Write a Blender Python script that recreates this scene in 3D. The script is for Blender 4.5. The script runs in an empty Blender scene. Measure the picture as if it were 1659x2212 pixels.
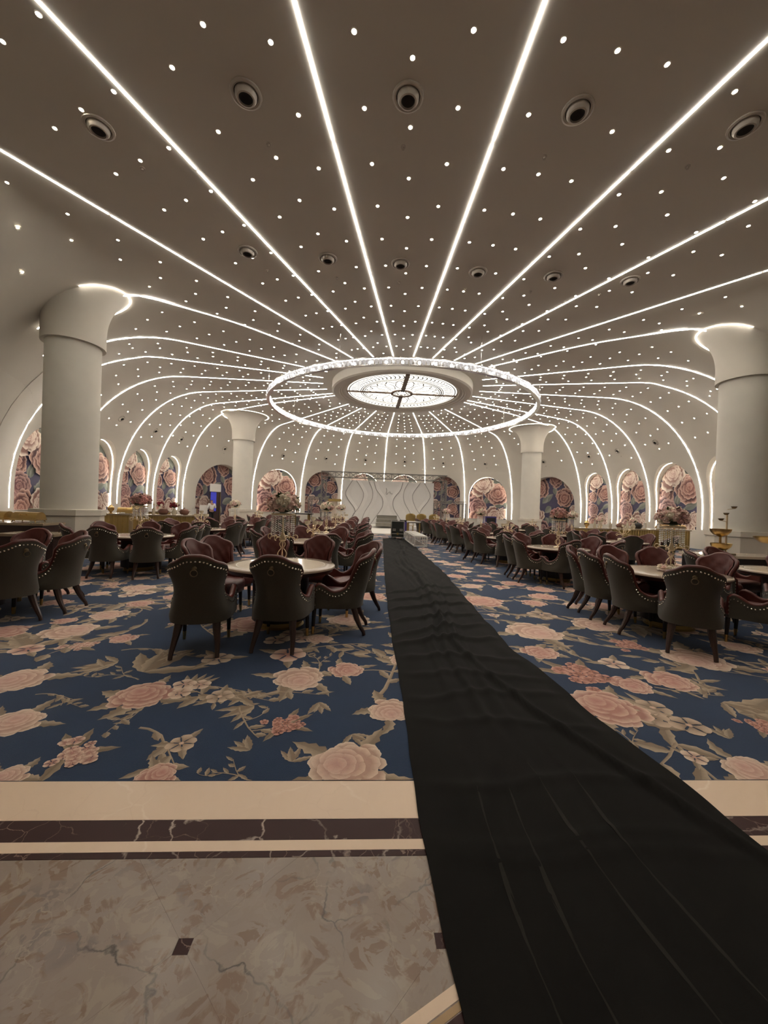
import bpy, bmesh, math, random
import numpy as np
from mathutils import Vector, Matrix
random.seed(7); RNG = np.random.RandomState(11)
PI = math.pi
sc = bpy.context.scene
COL = sc.collection

# ------------------------------------------------------------------ camera
YAW, PITCH, ROLL = 0.05075, -0.00618, 0.03403
CAM = np.array([-1.5895, -18.3094, 1.45]); FPX = 831.0; IW, IH = 1659, 2212
_f = np.array([math.sin(YAW)*math.cos(PITCH), math.cos(YAW)*math.cos(PITCH), math.sin(PITCH)])
_r0 = np.array([math.cos(YAW), -math.sin(YAW), 0]); _u0 = np.cross(_r0, _f)
_r = math.cos(ROLL)*_r0 + math.sin(ROLL)*_u0
_u = -math.sin(ROLL)*_r0 + math.cos(ROLL)*_u0
cd = bpy.data.cameras.new('camera'); cam = bpy.data.objects.new('camera', cd); COL.objects.link(cam)
cd.sensor_fit = 'HORIZONTAL'; cd.sensor_width = 36.0; cd.lens = FPX/IW*36.0; cd.clip_end = 200; cd.clip_start = 0.05
M = Matrix(((_r[0], _u[0], -_f[0], CAM[0]), (_r[1], _u[1], -_f[1], CAM[1]), (_r[2], _u[2], -_f[2], CAM[2]), (0, 0, 0, 1)))
cam.matrix_world = M
sc.camera = cam
def pix(x, y, z=0.0):
    """floor (or height z) point under a photograph pixel"""
    d = _f + _r*(x-IW/2)/FPX - _u*(y-IH/2)/FPX
    return CAM + d*(z-CAM[2])/d[2]

# ------------------------------------------------------------------ world, exposure
w = bpy.data.worlds.new('world'); sc.world = w; w.use_nodes = True
w.node_tree.nodes['Background'].inputs[0].default_value = (0.9, 0.8, 0.7, 1)
w.node_tree.nodes['Background'].inputs[1].default_value = 0.0
sc.view_settings.view_transform = 'Standard'; sc.view_settings.look = 'None'
sc.view_settings.exposure = 0.62; sc.cycles.use_light_tree = False; sc.cycles.max_bounces = 5; sc.cycles.diffuse_bounces = 3; sc.cycles.glossy_bounces = 2; sc.cycles.transmission_bounces = 3; sc.cycles.caustics_reflective = False; sc.cycles.caustics_refractive = False
sc.view_settings.gamma = 1.0; sc.view_settings.use_curve_mapping = False
E_STRIP, E_NICHE, E_RING, E_GLASS, E_DOWN, E_CAP = 15.0, 15.0, 20.0, 0.95, 60.0, 9.0
W_SPOT = 34.0

# ------------------------------------------------------------------ materials
MATS = {}
def mat(name, col, rough=0.6, metal=0.0, noise=None, bump=None, emit=None, spec=0.5, trans=0.0, sheen=0.0, coat=0.0, ior=1.45):
    m = bpy.data.materials.new(name); m.use_nodes = True; nt = m.node_tree; b = nt.nodes['Principled BSDF']
    b.inputs['Base Color'].default_value = (*col, 1); b.inputs['Roughness'].default_value = rough
    b.inputs['Metallic'].default_value = metal; b.inputs['Specular IOR Level'].default_value = spec
    b.inputs['Transmission Weight'].default_value = trans; b.inputs['IOR'].default_value = ior
    if sheen: b.inputs['Sheen Weight'].default_value = sheen
    if coat: b.inputs['Coat Weight'].default_value = coat; b.inputs['Coat Roughness'].default_value = 0.08
    tc = nt.nodes.new('ShaderNodeTexCoord')
    if noise:
        s, amt = noise[:2]
        n = nt.nodes.new('ShaderNodeTexNoise'); n.inputs['Scale'].default_value = s; n.inputs['Detail'].default_value = 5
        r = nt.nodes.new('ShaderNodeMapRange'); r.inputs['To Min'].default_value = 1-amt; r.inputs['To Max'].default_value = 1+amt
        x = nt.nodes.new('ShaderNodeMix'); x.data_type = 'RGBA'; x.blend_type = 'MULTIPLY'; x.inputs[0].default_value = 1
        x.inputs[6].default_value = (*col, 1)
        nt.links.new(tc.outputs['Object'], n.inputs['Vector']); nt.links.new(n.outputs['Fac'], r.inputs['Value'])
        nt.links.new(r.outputs[0], x.inputs[7]); nt.links.new(x.outputs[2], b.inputs['Base Color'])
    if bump:
        n = nt.nodes.new('ShaderNodeTexNoise'); n.inputs['Scale'].default_value = bump[0]; n.inputs['Detail'].default_value = 4
        bp = nt.nodes.new('ShaderNodeBump'); bp.inputs['Strength'].default_value = bump[1]; bp.inputs['Distance'].default_value = bump[2] if len(bump) > 2 else 0.01
        nt.links.new(tc.outputs['Object'], n.inputs['Vector']); nt.links.new(n.outputs['Fac'], bp.inputs['Height']); nt.links.new(bp.outputs[0], b.inputs['Normal'])
    if emit:
        b.inputs['Emission Color'].default_value = (*emit[0], 1); b.inputs['Emission Strength'].default_value = emit[1]
    MATS[name] = m; return m
def print_mat(name, rough=0.9, bump=None, grain=None, sheen=0.0):
    m = mat(name, (1, 1, 1), rough, bump=bump, sheen=sheen); nt = m.node_tree; b = nt.nodes['Principled BSDF']
    a = nt.nodes.new('ShaderNodeVertexColor'); a.layer_name = 'Col'
    out = a.outputs['Color']
    if grain:
        tc = nt.nodes.new('ShaderNodeTexCoord')
        n = nt.nodes.new('ShaderNodeTexNoise'); n.inputs['Scale'].default_value = grain[0]; n.inputs['Detail'].default_value = 3
        r = nt.nodes.new('ShaderNodeMapRange'); r.inputs['To Min'].default_value = 1-grain[1]; r.inputs['To Max'].default_value = 1+grain[1]
        x = nt.nodes.new('ShaderNodeMix'); x.data_type = 'RGBA'; x.blend_type = 'MULTIPLY'; x.inputs[0].default_value = 1
        nt.links.new(tc.outputs['Object'], n.inputs['Vector']); nt.links.new(n.outputs['Fac'], r.inputs['Value'])
        nt.links.new(out, x.inputs[6]); nt.links.new(r.outputs[0], x.inputs[7]); out = x.outputs[2]
    nt.links.new(out, b.inputs['Base Color'])
    return m
def marble(name, base, vein, vein2, scale, rough=0.18, width=0.03, spec=0.5, patches=None):
    m = mat(name, base, rough, spec=spec); nt = m.node_tree; b = nt.nodes['Principled BSDF']; L = nt.links.new
    tc = nt.nodes.new('ShaderNodeTexCoord')
    n0 = nt.nodes.new('ShaderNodeTexNoise'); n0.inputs['Scale'].default_value = scale*0.8; n0.inputs['Detail'].default_value = 6
    add = nt.nodes.new('ShaderNodeMix'); add.data_type = 'RGBA'; add.blend_type = 'LINEAR_LIGHT'; add.inputs[0].default_value = 0.22
    L(tc.outputs['Object'], n0.inputs['Vector']); L(tc.outputs['Object'], add.inputs[6]); L(n0.outputs['Color'], add.inputs[7])
    def veins(sc_, wdt):
        v = nt.nodes.new('ShaderNodeTexVoronoi'); v.feature = 'DISTANCE_TO_EDGE'; v.inputs['Scale'].default_value = sc_
        r = nt.nodes.new('ShaderNodeMapRange'); r.inputs['From Max'].default_value = wdt; r.inputs['To Min'].default_value = 1; r.inputs['To Max'].default_value = 0
        L(add.outputs[2], v.inputs['Vector']); L(v.outputs['Distance'], r.inputs['Value']); return r.outputs[0]
    def mixc(fac, a, c):
        x = nt.nodes.new('ShaderNodeMix'); x.data_type = 'RGBA'
        if hasattr(fac, 'links'): L(fac, x.inputs[0])
        else: x.inputs[0].default_value = fac
        for k, s in ((6, a), (7, c)):
            if hasattr(s, 'links'): L(s, x.inputs[k])
            else: x.inputs[k].default_value = (*s, 1)
        return x.outputs[2]
    def mask(fac, sc_, lo, hi, dist=0.0, det=4):
        n = nt.nodes.new('ShaderNodeTexNoise'); n.inputs['Scale'].default_value = sc_; n.inputs['Detail'].default_value = det; n.inputs['Distortion'].default_value = dist
        r = nt.nodes.new('ShaderNodeMapRange'); r.inputs['From Min'].default_value = lo; r.inputs['From Max'].default_value = hi
        L(tc.outputs['Object'], n.inputs['Vector']); L(n.outputs['Fac'], r.inputs['Value'])
        if fac is None: return r.outputs[0]
        mu = nt.nodes.new('ShaderNodeMath'); mu.operation = 'MULTIPLY'; L(fac, mu.inputs[0]); L(r.outputs[0], mu.inputs[1]); return mu.outputs[0]
    c = base
    if patches:
        for k, pc in enumerate(patches): c = mixc(mask(None, scale*(0.40+0.35*k), 0.50, 0.50+(0.10, 0.05, 0.07, 0.03)[k], 1.2+0.9*k, 7), c, pc)
    c = mixc(mask(veins(scale*0.55, width), scale*0.6, 0.42, 0.6), c, vein)
    c = mixc(mask(veins(scale*1.6, width*1.2), scale*0.9, 0.45, 0.62), c, vein2)
    L(c, b.inputs['Base Color']); return m

mat('plaster', (0.66, 0.618, 0.535), 0.75, noise=(0.6, 0.03), bump=(60, 0.03, 0.002))
mat('column_plaster', (0.66, 0.63, 0.555), 0.8, noise=(2.5, 0.06), bump=(90, 0.08, 0.002))
mat('stone', (0.60, 0.55, 0.46), 0.4, noise=(3, 0.07))
mat('stone_joint', (0.22, 0.2, 0.17), 0.7, noise=(5, 0.1))
mat('led', (1, 1, 1), 0.5, emit=((1.0, 0.945, 0.885), E_STRIP))
mat('led_cap', (1, 1, 1), 0.5, emit=((1.0, 0.93, 0.82), E_CAP))
mat('led_niche', (1, 1, 1), 0.5, emit=((1.0, 0.95, 0.84), E_NICHE))
mat('lens', (1, 1, 1), 0.4, emit=((1.0, 0.90, 0.72), E_DOWN))
mat('bezel', (0.62, 0.58, 0.52), 0.5, noise=(20, 0.04))
mat('vent_white', (0.50, 0.45, 0.38), 0.5, noise=(12, 0.05))
mat('vent_dark', (0.02, 0.018, 0.016), 0.6, noise=(12, 0.2))
mat('chrome', (0.75, 0.74, 0.72), 0.2, 1.0, noise=(15, 0.05))
mat('crystal', (0.95, 0.95, 0.97), 0.06, spec=0.8, trans=0.75, ior=1.5, noise=(8, 0.02), emit=((1, 0.97, 0.95), 0.10))  # faint glow added to the crystal itself, which is no lamp
mat('bulb', (1, 1, 1), 0.4, emit=((1.0, 0.985, 0.98), E_RING))
mat('ring_led', (1, 1, 1), 0.5, emit=((1.0, 0.97, 0.94), 4.0))
mat('glass_lit', (1, 1, 0.95), 0.4, emit=((1.0, 0.96, 0.86), E_GLASS))
mat('came', (0.10, 0.085, 0.07), 0.5, 0.3, noise=(20, 0.1))
mat('came_bar', (0.16, 0.10, 0.065), 0.55, noise=(6, 0.1))
mat('carpet_blue', (0.010, 0.031, 0.078), 0.95, noise=(3.0, 0.18), bump=(260, 0.5, 0.006), sheen=0.15)
print_mat('carpet_print', 0.95, bump=(260, 0.5, 0.006), grain=(40, 0.12), sheen=0.1)
print_mat('mural_print', 0.6, grain=(6, 0.08))
mat('mural_ground', (0.065, 0.058, 0.11), 0.6, noise=(1.5, 0.35))
marble('marble_cream', (0.80, 0.61, 0.44), (0.90, 0.74, 0.58), (0.76, 0.57, 0.41), 2.2, 0.32, 0.010)
marble('marble_dark', (0.040, 0.013, 0.011), (0.62, 0.50, 0.42), (0.30, 0.20, 0.16), 3.6, 0.42, 0.013, spec=0.2)
marble('marble_tile', (0.290, 0.228, 0.182), (0.09, 0.078, 0.066), (0.37, 0.30, 0.23), 4.0, 0.2, 0.014,
       patches=[(0.225, 0.175, 0.150), (0.335, 0.27, 0.21), (0.245, 0.165, 0.115), (0.30, 0.238, 0.192)])
mat('grout', (0.24, 0.19, 0.15), 0.6, noise=(10, 0.1))
mat('marble_gold', (0.42, 0.27, 0.12), 0.2, noise=(9, 0.2))
mat('black_cloth', (0.0050, 0.0042, 0.0032), 0.9, noise=(9, 0.35), bump=(500, 0.25, 0.002), spec=0.25)
mat('dust_crease', (0.013, 0.011, 0.0075), 0.95, noise=(14, 0.4))
mat('chair_grey', (0.062, 0.054, 0.038), 0.9, noise=(120, 0.22), bump=(300, 0.3, 0.002), sheen=0.15)
mat('chair_maroon', (0.085, 0.018, 0.013), 0.42, noise=(14, 0.2), bump=(160, 0.12, 0.002), spec=0.5)
mat('chair_piping', (0.09, 0.020, 0.014), 0.38, noise=(20, 0.12))
mat('nail', (0.80, 0.74, 0.62), 0.22, 1.0, noise=(40, 0.05))
mat('dark_wood', (0.035, 0.013, 0.008), 0.35, noise=(12, 0.25), coat=0.3)
mat('black_wood', (0.010, 0.007, 0.006), 0.4, noise=(12, 0.2))
mat('brass', (0.55, 0.38, 0.15), 0.28, 1.0, noise=(14, 0.08))
mat('brass_old', (0.20, 0.15, 0.09), 0.4, 1.0, noise=(30, 0.2))
mat('gold', (0.72, 0.52, 0.24), 0.25, 1.0, noise=(10, 0.08))
mat('gold_paint', (0.40, 0.28, 0.10), 0.4, 0.6, noise=(8, 0.15))
mat('champagne', (0.78, 0.64, 0.44), 0.3, 0.9, noise=(14, 0.06))
marble('table_marble', (0.66, 0.55, 0.42), (0.58, 0.50, 0.40), (0.42, 0.33, 0.24), 3.0, 0.10, 0.015)
mat('table_band', (0.46, 0.37, 0.28), 0.12, noise=(9, 0.1))
mat('table_inlay', (0.80, 0.72, 0.60), 0.15, noise=(20, 0.04))
mat('rose_pink', (0.85, 0.48, 0.44), 0.8, noise=(25, 0.12))
mat('rose_blush', (0.92, 0.70, 0.62), 0.8, noise=(25, 0.1))
mat('rose_cream', (0.92, 0.83, 0.68), 0.8, noise=(25, 0.08))
mat('rose_dusty', (0.62, 0.38, 0.35), 0.8, noise=(25, 0.12))
mat('rose_red', (0.25, 0.03, 0.04), 0.8, noise=(25, 0.15))
mat('leaf_green', (0.055, 0.085, 0.035), 0.6, noise=(18, 0.25))
mat('bead', (0.92, 0.90, 0.86), 0.10, spec=1.0, trans=0.0, coat=1.0, noise=(20, 0.02))
mat('candle_glass', (0.85, 0.74, 0.56), 0.15, spec=0.7, trans=0.5, noise=(10, 0.03))
mat('white_board', (0.66, 0.64, 0.61), 0.55, noise=(3, 0.02))
mat('board_edge', (0.17, 0.16, 0.145), 0.6, noise=(5, 0.08))
mat('white_paint', (0.70, 0.67, 0.62), 0.5, noise=(6, 0.04))
mat('truss_metal', (0.20, 0.185, 0.165), 0.5, 0.5, noise=(10, 0.1))
mat('black_plastic', (0.012, 0.012, 0.012), 0.5, noise=(10, 0.2))
mat('case_black', (0.015, 0.018, 0.015), 0.45, noise=(6, 0.2))
mat('aluminium', (0.62, 0.60, 0.56), 0.35, 0.9, noise=(12, 0.06))
mat('grey_wood', (0.22, 0.20, 0.16), 0.6, noise=(8, 0.2))
mat('purple', (0.05, 0.035, 0.16), 0.7, noise=(6, 0.15))
mat('seat_fabric', (0.55, 0.46, 0.36), 0.8, noise=(12, 0.06))
mat('clay', (0.16, 0.07, 0.045), 0.55, noise=(12, 0.2))
mat('iron_pot', (0.03, 0.028, 0.026), 0.5, noise=(12, 0.2))
mat('counter_top', (0.30, 0.23, 0.15), 0.25, noise=(6, 0.15))
mat('paper', (0.72, 0.70, 0.66), 0.7, noise=(10, 0.03))
mat('screen_blue', (0.01, 0.012, 0.06), 0.4, noise=(3, 0.5), emit=((0.05, 0.06, 0.6), 0.35))
mat('shirt', (0.70, 0.68, 0.66), 0.8, noise=(20, 0.05))
mat('trousers', (0.015, 0.013, 0.013), 0.8, noise=(20, 0.1))
mat('skin', (0.35, 0.20, 0.14), 0.6, noise=(10, 0.05))
mat('hair', (0.012, 0.009, 0.008), 0.6, noise=(30, 0.2))
mat('phone_screen', (0.3, 0.4, 0.7), 0.3, noise=(30, 0.1), emit=((0.5, 0.65, 1.0), 1.2))
for n_ in ('lens',): MATS[n_].cycles.emission_sampling = 'NONE'
MATS['crystal'].cycles.emission_sampling = 'NONE'; MATS['screen_blue'].cycles.emission_sampling = 'NONE'; MATS['phone_screen'].cycles.emission_sampling = 'NONE'

# ------------------------------------------------------------------ mesh helpers
KIDS = {}
def link(o, parent=None):
    COL.objects.link(o)
    if parent is not None:
        o.parent = parent; KIDS.setdefault(parent, []).append(o)
    return o
def tag(o, label=None, cat=None, group=None, kind=None):
    if label: o['label'] = label
    if cat: o['category'] = cat
    if group: o['group'] = group
    if kind: o['kind'] = kind
    return o
def thing(name, label, cat, loc=(0, 0, 0), rz=0.0, group=None):
    o = bpy.data.objects.new(name, None); o.empty_display_size = 0.2; link(o)
    o.location = loc; o.rotation_euler = (0, 0, rz)
    return tag(o, label, cat, group)
def copy_tree(o, parent=None):
    c = o.copy(); link(c, parent)
    for ch in KIDS.get(o, []): copy_tree(ch, c)
    return c
class MB:
    def __init__(s): s.v = []; s.f = []; s.m = []; s.c = []
    def add(s, vs, fs, mi=0, cols=None):
        b = len(s.v); s.v += [tuple(p) for p in vs]; s.f += [tuple(i+b for i in f) for f in fs]; s.m += [mi]*len(fs)
        if cols is not None: s.c += [tuple(c) for c in cols]
        return s
    def box(s, c, d, mi=0, rz=0.0, taper=1.0):
        x, y, z = d[0]/2, d[1]/2, d[2]/2; ca, sa = math.cos(rz), math.sin(rz); vs = []
        for k in (-1, 1):
            t = taper if k > 0 else 1
            for a, b_ in ((-1, -1), (1, -1), (1, 1), (-1, 1)):
                px, py = a*x*t, b_*y*t; vs.append((c[0]+px*ca-py*sa, c[1]+px*sa+py*ca, c[2]+k*z))
        return s.add(vs, [(3, 2, 1, 0), (4, 5, 6, 7), (0, 1, 5, 4), (1, 2, 6, 5), (2, 3, 7, 6), (3, 0, 4, 7)], mi)
    def tube(s, pts, r, n=6, mi=0, closed=False, caps=True):
        P = [Vector(p) for p in pts]; N = len(P); rs = r if hasattr(r, '__len__') else [r]*N; vs = []; fs = []
        prev = None
        for i in range(N):
            if closed: t = (P[(i+1) % N]-P[i-1])
            else: t = (P[min(i+1, N-1)]-P[max(i-1, 0)])
            t.normalize()
            a = Vector((0, 0, 1)) if prev is None and abs(t.z) < 0.9 else (Vector((1, 0, 0)) if prev is None else prev)
            u = (a - t*a.dot(t))
            if u.length < 1e-6: u = t.orthogonal()
            u.normalize(); prev = u; w_ = t.cross(u)
            for k in range(n):
                an = 2*PI*k/n; vs.append(P[i] + (u*math.cos(an)+w_*math.sin(an))*rs[i])
        for i in range(N if closed else N-1):
            for k in range(n):
                a0 = i*n+k; a1 = i*n+(k+1) % n; b0 = ((i+1) % N)*n+k; b1 = ((i+1) % N)*n+(k+1) % n
                fs.append((a0, a1, b1, b0))
        if caps and not closed:
            fs.append(tuple(range(n-1, -1, -1))); fs.append(tuple((N-1)*n+k for k in range(n)))
        return s.add(vs, fs, mi)
    def lathe(s, prof, n=24, c=(0, 0, 0), mi=0, cap0=False, cap1=False):
        vs = []; fs = []
        for r, z in prof:
            for k in range(n):
                a = 2*PI*k/n; vs.append((c[0]+r*math.cos(a), c[1]+r*math.sin(a), c[2]+z))
        for i in range(len(prof)-1):
            for k in range(n):
                k1 = (k+1) % n; fs.append((i*n+k, i*n+k1, (i+1)*n+k1, (i+1)*n+k))
        if cap0: fs.append(tuple(range(n-1, -1, -1)))
        if cap1: fs.append(tuple((len(prof)-1)*n+k for k in range(n)))
        return s.add(vs, fs, mi)
    def grid(s, P, mi=0, wrap=False, flip=False):
        R_, C_ = len(P), len(P[0]); vs = [p for row in P for p in row]; fs = []
        for i in range(R_-1):
            for j in range(C_ if wrap else C_-1):
                j1 = (j+1) % C_; q = (i*C_+j, i*C_+j1, (i+1)*C_+j1, (i+1)*C_+j); fs.append(q[::-1] if flip else q)
        return s.add(vs, fs, mi)
    def build(s, name, mats, parent=None, smooth=True, angle=40):
        me = bpy.data.meshes.new(name); me.from_pydata(s.v, [], s.f)
        for m in (mats if isinstance(mats, (list, tuple)) else [mats]): me.materials.append(MATS[m])
        if any(s.m): me.polygons.foreach_set('material_index', s.m)
        if s.c:
            a = me.color_attributes.new('Col', 'FLOAT_COLOR', 'POINT')
            a.data.foreach_set('color', np.array([(*c, 1.0) for c in s.c], dtype=np.float32).ravel())
        if smooth:
            me.polygons.foreach_set('use_smooth', [True]*len(s.f)); me.set_sharp_from_angle(angle=math.radians(angle))
        me.update()
        return link(bpy.data.objects.new(name, me), parent)
def cross_section(pts): return pts

# ------------------------------------------------------------------ hall shell
HZ, CD, CH = 7.3, 5.0, 5.5          # ceiling height, cove depth and drop
def _wtab():
    az = np.arange(0, 181, 1.0); out = []
    keys = [(100, 15.35), (104, 15.2), (108, 14.8), (112, 14.45), (116, 14.35), (122, 14.5), (128, 14.85), (134, 15.4), (138, 16.6), (142, 18.6), (146, 22.0), (150, 26.0)]
    for a in az:
        s, c = abs(math.sin(math.radians(a))), abs(math.cos(math.radians(a)))
        if a <= 100: out.append(15.2/((s**3.3+c**3.3)**(1/3.3)))
        elif a <= 150: out.append(np.interp(a, [k[0] for k in keys], [k[1] for k in keys]))
        else: out.append(min(26.0, 23.0/c))
    out = np.array(out); k = np.array([1, 2, 3, 2, 1])/9.0
    sm = np.convolve(np.pad(out, 2, mode='reflect'), k, 'valid')
    out = np.where(az > 98, sm, out); return az, out
_WA, _WV = _wtab()
def Wd(azd): return float(np.interp(abs(((azd+180) % 360)-180), _WA, _WV))
def inset(z):
    if z <= HZ-CH: return 0.0
    q = 1-(HZ-z)/CH; return CD-CD*math.sqrt(max(0, 1-q*q))
def surf(azd, r=None, z=None, W=None):
    """point of the shell at azimuth azd: by height on the wall, or by plan radius on the ceiling"""
    a = math.radians(azd); W = Wd(azd) if W is None else W
    if z is not None: r = W-inset(z)
    else:
        d = W-r
        z = HZ if d >= CD else HZ-CH*(1-math.sqrt(max(0, 1-((CD-d)/CD)**2)))
    return (r*math.sin(a), r*math.cos(a), z)
def profile(azd, r0, zmin, step=0.6, ncove=14):
    """points from plan radius r0 outwards along the ceiling, down the cove and the wall to zmin"""
    W = Wd(azd); pts = []; r1 = W-CD
    if r0 < r1:
        n = max(2, int((r1-r0)/step)); pts += [(r0+(r1-r0)*i/n, HZ) for i in range(n)]
    for i in range(ncove+1):
        ph = PI/2*i/ncove; z = HZ-CH*(1-math.cos(ph)); r = W-CD+CD*math.sin(ph)
        if r < r0-1e-6: continue
        if z < zmin: break
        pts.append((r, z))
    if zmin < HZ-CH: pts.append((W, zmin))
    else:
        pts.append((W-inset(zmin), zmin))
    a = math.radians(azd); return [(r*math.sin(a), r*math.cos(a), z) for r, z in pts]
ZSPLIT = 4.9
AZB = [0, 13.5, 25.6, 38.6, 57.3, 66.2, 77.0, 90.0, 101.8]      # strip azimuths on the far half
# ceiling dome
mb = MB(); azs = list(np.linspace(-180, 180, 301)[:-1]); rows = []
for azd in azs:
    W = Wd(azd); col = [(0.3, HZ), (3, HZ), (6, HZ), (8, HZ), (W-CD if W-CD > 8.2 else 8.2, HZ)]
    phm = math.acos(1-(HZ-ZSPLIT)/CH)
    for i in range(1, 13):
        ph = phm*i/12; col.append((max(W-CD+CD*math.sin(ph), 8.2), HZ-CH*(1-math.cos(ph))))
    a = math.radians(azd); rows.append([(r*math.sin(a), r*math.cos(a), z) for r, z in col])
P = [[rows[j][i] for j in range(len(rows))] for i in range(len(rows[0]))]
mb.grid(P, wrap=True)
tag(mb.build('ceiling', 'plaster', angle=60), kind='structure')

def arch_pts(hw, z0, ztop, n=10, rise=None):
    """outline of an arched opening as (a, z), bottom-left over the top to bottom-right"""
    rise = min(hw*1.08, ztop-z0-0.2) if rise is None else rise; sp = ztop-rise; pts = []
    for i in range(6): pts.append((-hw, z0+(sp-z0)*i/6))
    for i in range(2*n+1):
        t = PI-PI*i/(2*n); pts.append((hw*math.cos(t), sp+rise*math.sin(t)))
    for i in range(5, -1, -1): pts.append((hw, z0+(sp-z0)*i/6))
    return pts
NICHES = []
def bay_wall(mb, a0, a1, niche=True, z0=0.95, ztop=4.5, margin=0.36, hwf=None, shift=0.0):
    """one wall bay between two light strips, with an arched opening"""
    if not niche:
        n = max(2, int(abs(a1-a0)/1.5)); zs = list(np.linspace(0, ZSPLIT, 9))
        mb.grid([[surf(a0+(a1-a0)*i/n, z=z) for i in range(n+1)] for z in zs], flip=True); return
    p0 = Vector(surf(a0, z=0)); p1 = Vector(surf(a1, z=0)); mid = surf((a0+a1)/2, z=0)
    t = (p1-p0).normalized(); wid = (p1-p0).length; c = (p0+p1)/2
    nrm = Vector((t.y, -t.x, 0));
    if nrm.dot(Vector(mid)) < 0: nrm = -nrm
    c = Vector(mid) + t*shift
    hw = wid/2-margin if hwf is None else hwf
    out = arch_pts(hw, z0, ztop)
    def onwall(a, z):
        q = c + t*a; az = math.degrees(math.atan2(q.x, q.y)); return surf(az, z=z)
    inner = [onwall(a, z) for a, z in out]
    # outer rectangle points matched one to one with the arch outline
    outer2 = []
    N = len(out)
    per = []
    L = ZSPLIT*2+wid
    lens = [0]
    for i in range(1, N): lens.append(lens[-1]+math.hypot(out[i][0]-out[i-1][0], out[i][1]-out[i-1][1]))
    # side points go to the side edge at the same height, arch points to the top edge
    for (a, z) in out:
        sp = ztop-min(hw*1.08, ztop-z0-0.2)
        if z <= sp+1e-6 and a < 0: outer2.append((0.0, z*1.0 if z > z0 else z0))
        elif z <= sp+1e-6: outer2.append((1.0, z if z > z0 else z0))
        else:
            ang = math.atan2((z-sp)/(ztop-sp), a/hw)
            if ang > 0.75*PI: f = (PI-ang)/(0.25*PI); outer2.append((0.0, sp+(ZSPLIT-sp)*f))
            elif ang < 0.25*PI: f = ang/(0.25*PI); outer2.append((1.0, sp+(ZSPLIT-sp)*f))
            else: outer2.append(((0.75*PI-ang)/(0.5*PI), ZSPLIT))
    o3 = [surf(a0+(a1-a0)*u, z=z) for u, z in outer2]
    m3 = []
    for (a, z), (u, z2), i3 in zip(out, outer2, inner):
        q = c+t*a; az = math.degrees(math.atan2(q.x, q.y)); aw = a0+(a1-a0)*u
        m3.append(surf((az+aw)/2, z=(z+z2)/2))
    mb.grid([inner, m3, o3])
    # wall below the opening
    if z0 > 0.01:
        n = 8; mb.grid([[surf(a0+(a1-a0)*i/n, z=z) for i in range(n+1)] for z in (0, z0)], flip=True)
        qa = c-t*hw
    NICHES.append(dict(c=c, t=t, n=nrm, hw=hw, z0=z0, zt=ztop, out=out, inner=inner, az=(a0+a1)/2))
walls = {'wall_far': [], 'wall_left': [], 'wall_right': []}
for sgn in (1, -1):
    for k in range(8):
        a0, a1 = sgn*AZB[k], sgn*AZB[k+1]
        key = 'wall_far' if k < 3 else ('wall_right' if sgn > 0 else 'wall_left')
        walls[key].append((a0, a1, k))
for key, lst in walls.items():
    mb = MB()
    for a0, a1, k in lst:
        if k == 3: bay_wall(mb, a0, a1, z0=0.0, ztop=4.45, hwf=2.0, shift=0.28*(1 if a0 > 0 else -1)*1.0)
        else: bay_wall(mb, a0, a1)
    if key != 'wall_far':
        s = 1 if key == 'wall_right' else -1
        bay_wall(mb, s*101.8, s*180, niche=False)
    tag(mb.build(key, 'plaster', angle=50), kind='structure')

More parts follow.
